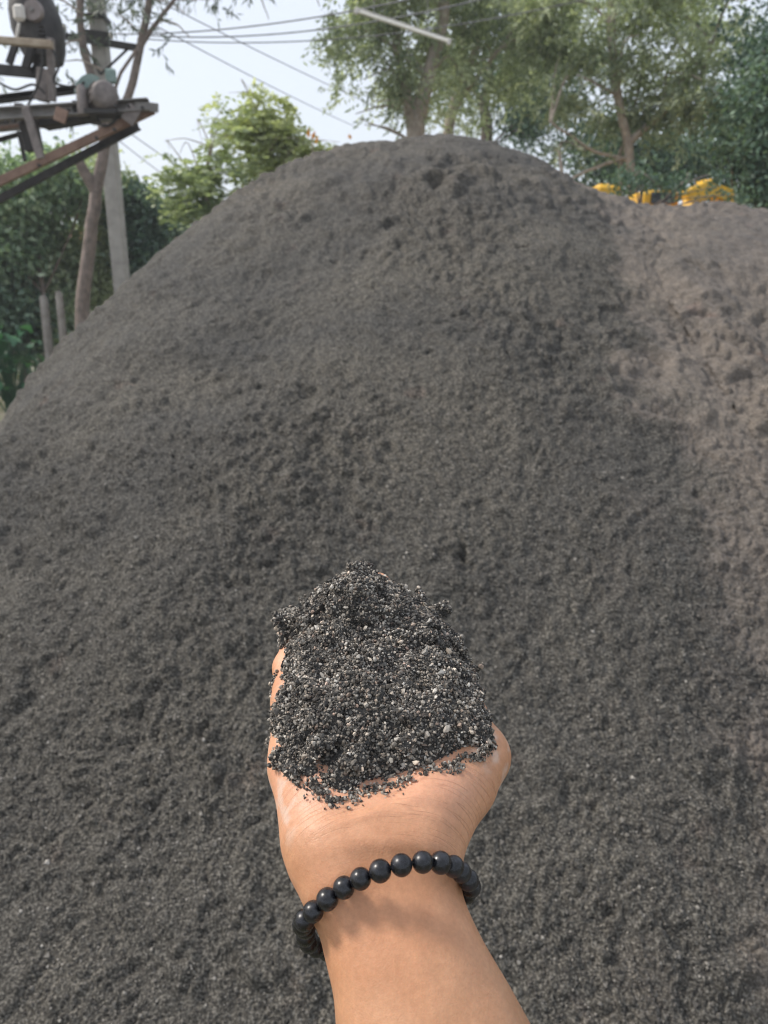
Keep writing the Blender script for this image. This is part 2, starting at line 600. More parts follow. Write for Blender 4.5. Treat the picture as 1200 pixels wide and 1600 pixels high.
# ------------------------------------------------------------------ ground
def make_ground():
    xs = np.concatenate([[-100, -60], np.linspace(-40, 40, 161), [60, 100]])
    ys = np.concatenate([[-100, -50, -20], np.linspace(-6, 45, 110), [70, 100]])
    X, Y = np.meshgrid(xs, ys)
    P = np.stack([X.ravel(), Y.ravel(), 0 * X.ravel()], 1).astype(np.float32)
    near = np.exp(-(np.hypot(P[:, 0], P[:, 1] - 8) / 30) ** 2)
    P[:, 2] = near * (.06 * noise3(P, 3.1, 400) + .03 * noise3(P, 1.1, 401)) - .03
    idx = np.arange(P.shape[0]).reshape(X.shape)
    F = np.stack([idx[:-1, :-1], idx[:-1, 1:], idx[1:, 1:], idx[1:, :-1]], -1).reshape(-1, 4)
    m = NT('dry_earth')
    f = m.noise(.6, 6, .6); f2 = m.noise(14, 6, .6)
    c = m.mix(m.ramp(f, [(.42, (0, 0, 0)), (.6, (1, 1, 1))]), (.24, .22, .16), (.15, .18, .09))
    c = m.mix(.5, c, m.ramp(f2, [(.3, (.08, .07, .055)), (.7, (.23, .2, .16))]))
    m.base(c); m.set(Roughness=.95); m.bump(f2, .8, .03)
    tag(mesh_obj('ground', P, F, m.m), kind='structure')


make_ground()


# ------------------------------------------------------------------ vegetation
def leaf_quads(C, D, Wd, L, W, fold=.0):
    """Pointed leaf of 2 quads? kept as one rhombus-like quad: base, side, tip, side."""
    n = len(C)
    V = np.empty((n, 4, 3), np.float32)
    V[:, 0] = C
    V[:, 1] = C + D * (L * .45)[:, None] + Wd * (W * .5)[:, None]
    V[:, 2] = C + D * L[:, None]
    V[:, 3] = C + D * (L * .45)[:, None] - Wd * (W * .5)[:, None]
    return V.reshape(-1, 3), np.arange(n * 4).reshape(-1, 4)


def unit(v): return v / np.maximum(np.linalg.norm(v, axis=-1, keepdims=True), 1e-9)


def blob_points(blobs, n, rng, gap=.0, gscale=1.0, seed=0):
    """Random points inside ellipsoids, thinned by noise so that holes stay open."""
    vol = np.array([b[1][0] * b[1][1] * b[1][2] * (b[2] if len(b) > 2 else 1) for b in blobs]); vol = vol / vol.sum()
    out, lev = [], []
    need = n
    while need > 0:
        k = rng.choice(len(blobs), need * 2, p=vol)
        u = unit(rng.normal(size=(need * 2, 3))) * (rng.random(need * 2) ** (1 / 2.3))[:, None]
        c = np.array([blobs[i][0] for i in k]); r = np.array([blobs[i][1] for i in k])
        p = (c + u * r).astype(np.float32)
        keep = noise3(p, gscale, seed) > gap
        out.append(p[keep]); need -= keep.sum()
    return np.concatenate(out)[:n]


def foliage(name, blobs, n_cl, per, mat, parent, style='leafy', L=.07, W=.03, gap=-.1, gscale=.8, seed=1, spread=.16):
    rng = np.random.default_rng(seed)
    C = blob_points(blobs, n_cl, rng, gap, gscale, seed)
    n = n_cl * per
    c = np.repeat(C, per, 0)
    tone_c = np.repeat(rng.random(n_cl) * .5 + .5 * sstep(-.5, .5, noise3(C, 1.3, seed + 7)), per)
    if style == 'droop':
        dirc = np.repeat(unit(rng.normal(size=(n_cl, 3)) * np.array([.75, .75, .35]) + np.array([0, 0, -.6])), per, 0)
        t = np.tile(np.linspace(0, 1, per), n_cl)
        ln = np.repeat(rng.uniform(.5, 1.3, n_cl), per) * spread * 3
        side = unit(np.repeat(rng.normal(size=(n_cl, 3)), per, 0))
        p = c + dirc * (t * ln)[:, None] + side * (np.sin(t * 2.2) * spread * .35)[:, None] + rng.normal(size=(n, 3)) * spread * .10
        D = unit(dirc + rng.normal(size=(n, 3)) * .45)
    elif style == 'pinnate':
        dirc = np.repeat(unit(rng.normal(size=(n_cl, 3)) * np.array([1, 1, .35])), per, 0)
        t = np.tile(np.linspace(0, 1, per), n_cl)
        side = unit(np.cross(dirc, [0, 0, 1.0]))
        sg = np.tile(np.where(np.arange(per) % 2 == 0, 1, -1), n_cl)[:, None]
        p = c + dirc * (t * spread * 2.2)[:, None] - np.array([0, 0, 1.]) * (t * t * spread * .5)[:, None]
        D = unit(side * sg + dirc * .5 + rng.normal(size=(n, 3)) * .2)
    else:
        p = c + rng.normal(size=(n, 3)) * spread * np.array([1, 1, .7])
        D = unit(rng.normal(size=(n, 3)) + np.array([0, 0, -.25]))
    Wd = unit(np.cross(D, rng.normal(size=(n, 3))))
    Ls = L * rng.uniform(.6, 1.4, n); Ws = W * rng.uniform(.7, 1.3, n)
    V, F = leaf_quads(p, D, Wd, Ls, Ws)
    tone = np.repeat(np.clip(tone_c + rng.normal(size=n) * .13, 0, 1), 4)
    o = mesh_obj(name, V, F, mat, parent, smooth=False, attrs={'tone': tone})
    o['kind'] = 'stuff'
    return o


def curve_pts(pts, k=5, wob=0.0, rng=random):
    pts = [Vector(p) for p in pts]
    out = []
    for i in range(len(pts) - 1):
        p0, p1, p2, p3 = pts[max(i - 1, 0)], pts[i], pts[i + 1], pts[min(i + 2, len(pts) - 1)]
        for j in range(k):
            t = j / k
            q = .5 * ((2 * p1) + (p2 - p0) * t + (2 * p0 - 5 * p1 + 4 * p2 - p3) * t * t + (3 * p1 - p0 - 3 * p2 + p3) * t ** 3)
            if wob: q = q + Vector([rng.uniform(-wob, wob) for _ in range(3)])
            out.append(q)
    out.append(pts[-1])
    return out


def limb(mb, pts, r0, r1, n=8, wob=.01, k=4):
    q = curve_pts(pts, k, wob)
    m = len(q)
    mb.tube(q, [r0 + (r1 - r0) * i / (m - 1) * (1 + .06 * math.sin(i * 2.1)) for i in range(m)], n)


def tree(name, label, cat, trunks, blobs, mat, bark, group=None, twigs=14, seed=1, twig=.026, **fk):
    """trunks: list of (points, r0, r1); blobs: crown ellipsoids in world coordinates."""
    base = Vector(trunks[0][0][0])
    root = empty(name, base, label=label, cat=cat, group=group)
    mb = MB()
    for pts, r0, r1 in trunks: limb(mb, pts, r0, r1)
    mb.build('trunk', bark, root, smooth=True)
    rng = random.Random(seed)
    br = MB()
    allp = [Vector(p) for pts, _, _ in trunks for p in pts[1:]]
    for i in range(twigs):
        b = rng.choice(blobs)
        tip = Vector([b[0][j] + rng.uniform(-.75, .75) * b[1][j] for j in range(3)])
        st = min(allp, key=lambda p: (p - tip).length + rng.random() * .8 + (2 if p.z > tip.z else 0))
        mid = (st + tip) / 2 + Vector((rng.uniform(-.2, .2), rng.uniform(-.2, .2), rng.uniform(0, .35)))
        limb(br, [st, mid, tip], twig, twig * .25, 5, twig * .3, 4)
    if twigs: br.build('branches', bark, root, smooth=True)
    foliage('crown', blobs, mat=mat, parent=root, seed=seed, **fk)
    return root


def B(px, py, Y, rx, ry, rz, w=1.0):
    """crown ellipsoid centred on a photograph pixel at ground distance Y, radii in photograph pixels (x, z) and metres (y)"""
    c = aty(px, py, Y); s = Y / FPX
    return (tuple(c), (rx * s, ry, rz * s), w)


def G(px, Y):
    """ground point under a column of the photograph"""
    return Vector(((px - 600) / FPX * Y * 1.04, Y, -.05))


random.seed(11)
# tall feathery tree over the crest
t = tree('tree', 'tall feathery tree with forked pale trunks rising behind the top of the heap', 'tree',
     [([aty(652, 240, 13) * 1 + Vector((0, 0, -4.6)), aty(650, 225, 13), aty(655, 180, 13), aty(668, 120, 13), aty(692, 30, 13), aty(700, -120, 13)], .17, .07),
      ([aty(646, 215, 13), aty(638, 160, 13), aty(625, 100, 13.1), aty(618, 10, 13.1), aty(610, -90, 13.1)], .10, .05)],
     [B(610, 60, 13, 85, .9, 75, 1.3), B(545, 40, 13, 40, .7, 50), B(555, 130, 13, 45, .6, 45, .35), B(660, 120, 13, 70, .8, 60),
      B(640, -60, 13, 120, 1.2, 80), B(690, 30, 13.4, 80, .9, 80), B(575, 190, 13, 25, .4, 30, .1)],
     M['feather'], M['bark_grey'], 'trees behind the heap', 22, 3, n_cl=1500, per=16, style='droop', L=.085, W=.032, gap=.10, gscale=.5, spread=.15)
tree('tree', 'tree with several thin forking stems just right of the tall pale trunks', 'tree',
     [([aty(700, 225, 14.5) + Vector((0, 0, -4.8)), aty(700, 230, 14.5), aty(716, 160, 14.5), aty(742, 80, 14.5), aty(768, -30, 14.5)], .10, .05),
      ([aty(698, 220, 14.4), aty(718, 120, 14.4), aty(722, 60, 14.4), aty(735, -40, 14.4)], .09, .045),
      ([aty(716, 160, 14.5), aty(770, 90, 14.2), aty(830, 40, 14)], .05, .02)],
     [B(770, 70, 14.5, 100, 1.0, 60), B(740, 140, 15, 75, .7, 50, 1.1), B(810, 10, 14.5, 100, 1.1, 60), B(760, -60, 14.5, 130, 1, 70), B(850, 110, 14.5, 60, .8, 45, .8)],
     M['feather'], M['bark_grey'], 'trees behind the heap', 18, 4, n_cl=1300, per=16, style='droop', L=.085, W=.032, gap=.12, gscale=.5, spread=.15)
tree('tree', 'dark stemmed tree deep behind the crest, right of the thin forking stems', 'tree',
     [([aty(760, 235, 18) + Vector((0, 0, -6)), aty(760, 235, 18), aty(757, 170, 18), aty(770, 90, 18)], .16, .09)],
     [B(765, 130, 18, 60, 1.0, 45), B(830, 180, 18, 70, 1.0, 55), B(880, 215, 18, 40, .8, 40, .6), B(700, 110, 18, 40, 1, 45, .6), B(870, 90, 18, 90, 1, 50)],
     M['darkleaf'], M['bark_brown'], 'trees behind the heap', 10, 5, n_cl=560, per=16, L=.12, W=.05, gap=.08, gscale=.9, spread=.22)
tree('tree', 'broad drooping tree with a slim brown trunk standing behind the right heap', 'tree',
     [([aty(985, 320, 12) + Vector((0, 0, -3.6)), aty(986, 325, 12), aty(984, 270, 12), aty(982, 225, 12), aty(965, 150, 12), aty(955, 40, 12), aty(960, -60, 12)], .085, .05),
      ([aty(983, 245, 12), aty(930, 262, 11.8), aty(880, 285, 11.6)], .03, .015),
      ([aty(983, 250, 12), aty(925, 235, 11.8), aty(860, 190, 11.6)], .03, .015),
      ([aty(980, 225, 12), aty(1040, 170, 12), aty(1100, 110, 11.8)], .06, .02),
      ([aty(972, 300, 12.4), aty(970, 240, 12.4), aty(985, 200, 12.4)], .05, .03)],
     [B(960, 60, 12, 110, 1.0, 70), B(1060, 60, 12, 90, 1.0, 70), B(900, 130, 12, 70, .8, 55), B(1080, 160, 11.6, 65, .7, 65, 1.1),
      B(1000, 180, 12.2, 75, .8, 45), B(900, 225, 12, 55, .5, 35, .5), B(930, -40, 12, 160, 1.2, 60), B(1100, 20, 11.8, 80, .9, 80), B(850, 40, 12.3, 60, .7, 60)],
     M['feather'], M['bark_grey'], 'trees behind the heap', 22, 6, n_cl=2300, per=16, style='droop', L=.08, W=.03, gap=.17, gscale=.5, spread=.14)
tree('tree', 'dense dark tree low behind the slim brown trunk and the yellow excavator', 'tree',
     [([aty(1040, 330, 17) + Vector((0, 0, -5)), aty(1040, 330, 17), aty(1045, 230, 17)], .14, .08)],
     [B(960, 270, 17, 60, 1.2, 35), B(1040, 240, 17, 90, 1.2, 50), B(1100, 215, 17, 60, 1.2, 45), B(930, 215, 17, 50, 1, 40, .6)],
     M['darkleaf'], M['bark_brown'], 'trees behind the heap', 6, 7, n_cl=620, per=16, L=.13, W=.06, gap=-.05, gscale=.9, spread=.25)
tree('tree', 'dark green tree at the right edge of the photo', 'tree',
     [([aty(1190, 360, 10.5) + Vector((0, 0, -3)), aty(1190, 350, 10.5), aty(1185, 250, 10.5), aty(1180, 120, 10.5)], .12, .06)],
     [B(1180, 200, 10.5, 55, .8, 60), B(1190, 290, 10.5, 50, .8, 50, 1.2), B(1230, 150, 10.5, 70, 1, 90), B(1240, 300, 10.5, 60, 1, 60), B(1150, 230, 10.8, 30, .5, 60, .7),
      B(1190, 60, 11, 60, .8, 70, .5)],
     M['darkleaf'], M['bark_brown'], 'trees behind the heap', 12, 8, n_cl=1200, per=16, L=.09, W=.04, gap=-.08, gscale=.5, spread=.15)
# young trees to the left of the crest
tree('tree', 'bright yellow green young tree behind the left shoulder of the heap', 'tree',
     [([aty(430, 300, 11) + Vector((0, 0, -3.2)), aty(430, 300, 11), aty(425, 240, 11), aty(400, 170, 11)], .05, .02)],
     [B(440, 250, 11, 60, .5, 34, 1.3), B(410, 210, 11, 50, .4, 34), B(490, 238, 11, 50, .4, 22, .8), B(385, 165, 11, 60, .35, 22, .45), B(430, 190, 11, 40, .35, 30, .6), B(530, 225, 11, 26, .3, 12, .15)],
     M['yellowleaf'], M['bark_grey'], 'young trees left of the crest', 14, 9, twig=.010, n_cl=640, per=12, style='pinnate', L=.08, W=.042, gap=-.02, gscale=.35, spread=.11)
tree('tree', 'loose mid green young tree just left of the yellow green one', 'tree',
     [([aty(330, 360, 10.5) + Vector((0, 0, -2.8)), aty(330, 360, 10.5), aty(320, 300, 10.5), aty(330, 230, 10.5)], .05, .02)],
     [B(320, 310, 10.5, 55, .5, 45, 1.4), B(345, 230, 10.5, 40, .35, 34, .4), B(285, 290, 10.5, 34, .4, 38, .8), B(375, 270, 10.6, 35, .4, 36, .8), B(360, 180, 10.6, 26, .3, 25, .2), B(270, 235, 10.5, 20, .3, 16, .12)],
     M['midleaf'], M['bark_grey'], 'young trees left of the crest', 14, 10, twig=.010, n_cl=400, per=12, style='pinnate', L=.09, W=.045, gap=.02, gscale=.35, spread=.12)
# dense shrubs on the left
sh = [('shrub', 'dark bushy shrub under the rusty brace, at the left edge of the photo', [B(40, 300, 14, 75, .9, 60), B(20, 380, 14, 60, .9, 70), B(100, 280, 14, 45, .8, 40)], 'sageleaf', 21, 760),
      ('shrub', 'green shrub between the brown trunk and the grey concrete pole', [B(165, 330, 15.2, 50, .8, 65), B(170, 430, 15.2, 50, .8, 60), B(150, 270, 15.2, 40, .8, 35, .5)], 'midleaf', 22, 620),
      ('shrub', 'shrub just right of the concrete pole, below the sky gap', [B(225, 350, 15, 36, .6, 45), B(235, 410, 15, 40, .7, 40), B(205, 310, 15, 25, .5, 25, .5), B(260, 350, 15.5, 25, .5, 30, .5)], 'darkleaf', 23, 520),
      ('shrub', 'shrub behind the two short fence posts', [B(90, 420, 15, 55, .8, 70), B(110, 500, 15, 55, .8, 60)], 'sageleaf', 24, 620),
      ('shrub', 'low dark shrub behind the broad leaved plant', [B(25, 500, 14, 55, .8, 75), B(-50, 430, 14, 60, 1, 130)], 'darkleaf', 25, 700)]
for nm, lb, bl, mt, sd, n in sh:
    c = bl[0][0]
    tree(nm, lb, 'shrub', [([Vector((c[0], c[1], -.05)), Vector((c[0] + .1, c[1], c[2] * .5)), Vector(c)], .07, .03)], bl, M[mt], M['bark_brown'],
         'shrubs left of the heap', 5, sd, n_cl=n, per=14, L=.13, W=.075, gap=-.16, gscale=.45, spread=.15)

# distant mass of woodland closing the horizon
fw = []
for i in range(46):
    a = math.radians(-75 + i * 150 / 45)
    d = 42 + 8 * math.sin(i * 2.3)
    fw.append(((d * math.sin(a), d * math.cos(a), 1.6), (2.6, 2.2, 2.4 + .7 * math.sin(i * 1.7))))
wd = foliage('woodland', fw, 2600, 10, M['darkleaf'], None, L=.5, W=.32, gap=-.5, gscale=2.5, seed=31, spread=.6)
tag(wd, 'far off belt of dark woodland behind everything', 'woodland', kind='stuff')

# leaning tree with slender stems beside the pole, its crown mostly above the frame
root = empty('tree', aty(128, 520, 12.5) * 1, label='leaning brown tree trunk beside the concrete pole, its leaves drooping at the top edge', cat='tree')
root.location.z = -.05
mb = MB()
bx = aty(128, 520, 12.5)
limb(mb, [Vector((bx.x - .05, 12.5, -.05)), aty(128, 500, 12.5), aty(138, 400, 12.5), aty(150, 300, 12.5), aty(163, 225, 12.5), aty(150, 140, 12.6), aty(128, 60, 12.6), aty(126, -60, 12.6)], .125, .045, 10, .012)
limb(mb, [aty(150, 300, 12.5), aty(128, 262, 12.4), aty(120, 245, 12.35)], .09, .07, 8, .004)
limb(mb, [aty(160, 240, 12.5), aty(200, 150, 12.4), aty(222, 60, 12.4), aty(238, -30, 12.4)], .065, .05, 8, .008)
limb(mb, [aty(165, 225, 12.5), aty(182, 132, 12.3), aty(212, 78, 12.3)], .03, .022, 6, .008)
limb(mb, [aty(216, 80, 12.4), aty(245, 35, 12.35), aty(280, -10, 12.3)], .04, .025, 6, .008)
mb.build('trunk', M['bark_brown'], root, smooth=True)
for a, b in (((55, 40), (95, 30)), ((222, 60), (180, 20)), ((128, 60), (80, 90)), ((250, 30), (300, 60)), ((235, 0), (290, 20)), ((126, 20), (60, -10)), ((160, 110), (100, 95)), ((280, -10), (400, -30)), ((400, -30), (480, -15)), ((390, -28), (420, 30)), ((480, -15), (500, 10))):
    p, q = aty(*a, 12.4), aty(*b, 12.3)
    br = MB(); limb(br, [p, (p + q) / 2 + Vector((0, 0, .06)), q], .018, .006, 5, .01)
    br.build('branch', M['bark_grey'], root, smooth=True)
foliage('crown', [B(100, 30, 12.4, 30, .35, 28, .8), B(200, 15, 12.3, 45, .4, 30, .8), B(265, 50, 12.3, 34, .3, 26, .35), B(125, 50, 12.6, 25, .3, 30, .6), B(290, 0, 12.3, 60, .4, 18, .7),
                  B(382, 34, 12.3, 14, .15, 14, .07), B(418, 34, 12.3, 12, .15, 16, .07), B(440, 4, 12.3, 34, .2, 9, .3), B(100, 100, 12.4, 34, .4, 26, .3), B(90, -60, 12.5, 160, .9, 50, 1.2), B(300, -60, 12.5, 150, .9, 38, 1.0),
                  B(15, 100, 12.5, 30, .4, 30, .3), B(120, 190, 12.8, 40, .4, 30, .3)],
        420, 12, M['greyleaf'], root, style='droop', L=.13, W=.026, gap=-.15, gscale=.4, seed=41, spread=.10)


# broad leaved plant, left edge; every large leaf its own part
pl = empty('plant', tuple(Vector((aty(20, 560, 10.5).x, 10.5, 0))), label='low plant with large glossy leaves at the left edge beside the heap', cat='plant')
rng = random.Random(5)
st = MB()
leaf_me = None
pc = aty(18, 545, 10.5)


def broad_leaf_mesh():
    V, F = [], []
    n = 7
    for i in range(n + 1):
        t = i / n
        w = .5 * math.sin(math.pi * min(1, t * 1.0) ** .8) * (1 - .2 * t) + .002
        z = .12 * math.sin(t * 2.4) - .22 * t * t
        V += [(-w * .62, t, z + .10 * w), (0, t, z - .02), (w * .62, t, z + .10 * w)]
    for i in range(n):
        for k in (0, 1):
            a = i * 3 + k
            F.append((a, a + 1, a + 4, a + 3))
    me = bpy.data.meshes.new('leaf'); me.from_pydata(V, [], F)
    me.polygons.foreach_set('use_smooth', np.ones(len(F), bool))
    a = me.attributes.new('tone', 'FLOAT', 'POINT'); a.data.foreach_set('value', np.random.default_rng(1).uniform(.2, .7, len(V)).astype(np.float32))
    me.materials.append(M['broadleaf'])
    return me


leaf_me = broad_leaf_mesh()
for i in range(52):
    p = Vector((pc.x - .12 + rng.uniform(-.45, .30), 10.5 + rng.uniform(-.3, .3), rng.uniform(.42, 1.25)))
    lf = bpy.data.objects.new('leaf', leaf_me); COL.objects.link(lf); lf.parent = pl
    lf.location = p - pl.location
    s = rng.uniform(.20, .33)
    lf.scale = (s, s, s)
    lf.rotation_euler = (rng.uniform(-.7, .2), rng.uniform(-.3, .3), rng.uniform(0, 6.28))
    st.tube([Vector((pc.x - .1 + rng.uniform(-.1, .1), 10.5, 0)), (Vector((pc.x - .1, 10.5, 0)) + p) / 2 + Vector((0, 0, .08)), p], [.012, .009, .006], 5)
st.build('stem', M['broadleaf'], pl, smooth=True)

# small plants with orange leaves at the crest skyline
for k, (px, py, n, lb) in enumerate(((488, 232, 3, 'upright orange leaf plant right of the yellow green tree'), (543, 238, 2, 'tiny orange leafed shoot where the heap meets the sky'))):
    c = aty(px, py, 9.5)
    rt = empty('plant', (c.x, c.y, 0), label=lb, cat='plant', group='orange leafed plants')
    sb = MB(); sb.tube([Vector((c.x, c.y, 0)), Vector((c.x + .03, c.y, c.z / 2)), c + Vector((0, 0, .1))], [.015, .012, .006], 6)
    sb.build('stem', M['bark_grey'], rt, smooth=True)
    rg = np.random.default_rng(k + 3)
    for i in range(n):
        pp = np.array([c + Vector((rg.uniform(-.05, .05), rg.uniform(-.04, .04), rg.uniform(-.05, .14)))])
        d = unit(np.array([[rg.uniform(-.5, .5), rg.uniform(-.4, .4), .9]]))
        V, F = leaf_quads(pp, d, unit(np.cross(d, rg.normal(size=(1, 3)))), np.array([.11 if k == 0 else .07]), np.array([.045]))
        mesh_obj('leaf', V, F, M['orangeleaf'], rt, False, attrs={'tone': rg.random(4)})

# grass on the left ground strip
rng2 = np.random.default_rng(9)
n = 16000
gx = rng2.uniform(-11, -3.2, n); gy = rng2.uniform(8.5, 17, n)
C = np.stack([gx, gy, np.full(n, -.03)], 1)
keep = noise3(C.astype(np.float32), 1.2, 77) > -.15
C = C[keep]; n = len(C)
D = unit(rng2.normal(size=(n, 3)) * np.array([.45, .45, .1]) + np.array([0, 0, 1.]))
V, F = leaf_quads(C, D, unit(np.cross(D, rng2.normal(size=(n, 3)))), rng2.uniform(.05, .17, n), rng2.uniform(.008, .02, n))
g = mesh_obj('grass', V, F, M['grass'], smooth=False, attrs={'tone': np.repeat(rng2.random(n), 4)})
tag(g, 'patchy short grass on the earth left of the heap', 'grass', kind='stuff')

# ------------------------------------------------------------------ pole, posts, wires, lamp
def lathe(mb, base, prof, n=16, axis=None):
    mb.tube([Vector(base) + Vector((0, 0, z)) if axis is None else Vector(base) + Vector(axis) * z for z, _ in prof], [r for _, r in prof], n)


pb = aty(181, 440, 13.4)
pole = empty('utility_pole', (pb.x - .1, 13.4, 0), label='slim grey concrete utility pole with a thin crossarm, left of the heap', cat='utility pole')
pole.location.x = aty(190, 440, 13.4).x
px0 = pole.location.x
mb = MB(); mb.bar((px0, 13.4, -.3), (px0, 13.4, 9.5), .23, .25); mb.build('shaft', M['concrete'], pole)
pt = aty(158, 24, 13.25)
mb = MB(); mb.box((px0, 13.4, pt.z), (.29, .31, .07)); mb.build('collar', M['dark_steel'], pole)
ca, cb = aty(97, 56, 13.2), aty(222, 76, 13.2)
mb = MB(); mb.bar(ca, cb, .09, .09); mb.build('crossarm', M['dark_steel'], pole)
for f_ in (.25, .85):
    mb = MB(); mb.bar(ca + (cb - ca) * f_, Vector((px0, 13.28, ca.z - .52)), .03); mb.build('crossarm_brace', M['dark_steel'], pole)
mb = MB(); mb.bar((px0 - .2, 13.27, ca.z + .02), (px0 + .2, 13.27, ca.z - .03), .03, .2); mb.build('clamp_plate', M['dark_steel'], pole)
ins = []
for i, f_ in enumerate((.04, .62, .97)):
    p = ca + (cb - ca) * f_ + Vector((0, 0, .045))
    mb = MB(); lathe(mb, p, [(0, .012), (.03, .012), (.03, .035), (.06, .02), (.065, .035), (.10, .02), (.12, .012)], 12)
    mb.build('insulator', M['pale_paint'], pole, smooth=True); ins.append(p + Vector((0, 0, .09)))


def wire(label, a, b, sag, r=.008):
    pts = []
    for i in range(25):
        t = i / 24
        p = a.lerp(b, t); p.z -= 4 * sag * t * (1 - t); pts.append(p)
    mb = MB(); mb.tube(pts, r, 6)
    o = mb.build('overhead_wire', M['wire'], None, smooth=True, origin=a)
    tag(o, label, 'wire', 'overhead wires')


wire('thin overhead wire running level to the right from the crossarm tip, lowest of the bundle', ins[2], aty(1010, -25, 11), .28)
wire('overhead wire leaving the crossarm tip and passing just under the white tube lamp', ins[2] + Vector((0, 0, .05)), aty(860, -30, 10), .22, .009)
wire('overhead wire twisted close above the others right of the crossarm tip', ins[1], aty(800, -40, 9.5), .16, .009)
wire('faint wire sloping down across the sky gap from the top left, the upper of two', aty(205, -20, 12), aty(640, 190, 24), .05)
wire('faint wire sloping down across the sky gap from the top left, the lower of two', aty(215, 25, 12), aty(560, 200, 24), .05)
wire('thin wire descending to the right below the tip of the steel frame', aty(178, 190, 13.3), aty(420, 345, 26), .1)
wire('faint wire below the frame tip, nearest to the concrete pole', aty(180, 215, 13.3), aty(400, 370, 26), .1, .007)
wire('thin stay wire from the crossarm down towards the steel frame', ca + Vector((.05, 0, 0)), aty(10, -40, 11), .02, .009)

# white tube lamp slung in the wires
la, lb = aty(556, 17, 9.0), aty(703, 66, 9.0)
lamp = empty('tube_lamp', tuple(la), label='unlit white tube lamp hanging at a slant from the overhead wires', cat='lamp')
d = (lb - la).normalized()
mb = MB(); mb.tube([la + d * .03, lb - d * .03], .016, 12); mb.build('tube', M['tube_white'], lamp, smooth=True)
mb = MB(); mb.bar(la + Vector((0, .02, .032)), lb + Vector((0, .02, .026)), .03, .02); mb.build('housing', M['pale_paint'], lamp)
for p in (la, lb):
    mb = MB(); mb.bar(p + Vector((0, 0, .0)) - d * .012, p + d * .03, .045, .06) if p is la else mb.bar(p - d * .03, p + d * .012, .045, .06)
    mb.build('end_cap', M['pale_paint'], lamp)
for p in (la + d * .2, lb - d * .25):
    q = p + Vector((0, .2, .9))
    mb = MB(); mb.tube([p + Vector((0, 0, .03)), q], .004, 5); mb.build('hanger_wire', M['wire'], lamp, smooth=True)
wire('overhead wire the tube lamp hangs from, running along the top edge of the photo', aty(470, -40, 9.2), aty(820, -60, 9.2), .03, .01)

for k, (px, top, bot, w, lb_) in enumerate(((80, 462, 577, .15, 'taller pale fence post left of the heap, nearest to the left edge'), (101, 455, 548, .13, 'slimmer pale fence post close to the foot of the brown trunk'))):
    c = aty(px, top, 13.2 - k * .2); c2 = aty(px, bot, 13.2 - k * .2)
    mb = MB()
    x2 = c2.x
    lean = (c.x - x2) * .3
    mb.tube([(x2, c.y, -.3), (x2, c.y, c.z * .5), (x2 + lean * .3, c.y, c.z - .05), (x2 + lean * .3 - .02, c.y, c.z)], [w * .5, w * .5, w * .46, w * .32], 9)
    o = mb.build('fence_post', M['post'], None, smooth=True, origin=(x2, c.y, 0))
    tag(o, lb_, 'post', 'fence posts')

# ------------------------------------------------------------------ far house
hb = empty('house', (-9.9, 27, 0), label='far house with an orange clay roof glimpsed through the shrubs behind the pole', cat='house')
x0, x1, y0, y1 = -12.2, -7.6, 25.5, 29
mb = MB()
wt = 2.9
mb.box(((x0 + x1) / 2, (y0 + y1) / 2, wt / 2), (x1 - x0, y1 - y0, wt)); mb.build('wall', M['wall'], hb)
mb = MB()
V = [(x0 - .3, y0 - .4, wt + .02), (x1 + .3, y0 - .4, wt + .02), (x1 + .3, y1 + .4, wt + .02), (x0 - .3, y1 + .4, wt + .02),
     (x0 - .3, (y0 + y1) / 2, wt + 1.2), (x1 + .3, (y0 + y1) / 2, wt + 1.2)]
mb.add(V, [[0, 1, 5, 4], [2, 3, 4, 5], [0, 4, 3], [1, 2, 5], [3, 2, 1, 0]]); mb.build('roof', M['roof'], hb)
for wx in (-11.2, -8.8):
    mb = MB(); mb.box((wx, y0 - .03, 1.5), (.9, .08, 1.0)); f = mb.build('window', M['pale_paint'], hb)
    mb = MB(); mb.box((wx, y0 - .075, 1.5), (.76, .02, .86)); mb.build('pane', M['dark_glass'], f)
mb = MB(); mb.box((-10, y0 - .03, 1.02), (.95, .08, 2.0)); mb.build('door', M['rust'], hb)

# ------------------------------------------------------------------ yellow excavator behind the right heap
X, Y = aty(1010, 320, 10.8).x, 10.8
exr = empty('excavator', (X, Y, 0), label='yellow excavator mostly hidden behind the right heap under the trees', cat='excavator')
zb = aty(1000, 334, Y - .9).z


def pbox(name, c, s, mat, par=exr, R=None, bev=0.0):
    mb = MB(); mb.box(c, s, R, bev); return mb.build(name, M[mat], par)


for s in (-1, 1):
    mb = MB()
    prof = [(-1.3, .35), (-1.2, .1), (-1.0, .02), (1.0, .02), (1.2, .1), (1.3, .35), (1.2, .62), (1.0, .72), (-1.0, .72), (-1.2, .62)]
    y_ = Y + s * .75
    V = [(X + a, y_ - .2, b) for a, b in prof] + [(X + a, y_ + .2, b) for a, b in prof]
    m_ = len(prof)
    mb.add(V, [list(range(m_)), list(range(m_, 2 * m_))[::-1]] + [[(i + 1) % m_, i, i + m_, (i + 1) % m_ + m_] for i in range(m_)])
    tr = mb.build('track', M['rubber'], exr)
    for i in range(5):
        mb = MB(); mb.tube([(X - .95 + i * .47, y_ - .25, .36), (X - .95 + i * .47, y_ + .25, .36)], .17, 12); mb.build('roller', M['dark_steel'], tr, smooth=True)
pbox('undercarriage', (X, Y, .6), (1.5, 1.1, .5), 'dark_steel')
pbox('turntable', (X, Y, .98), (1.0, 1.0, .28), 'dark_steel')
pbox('body', (X, Y, (1.1 + zb) / 2), (1.75, 1.7, zb - 1.1), 'yellow', bev=.08)


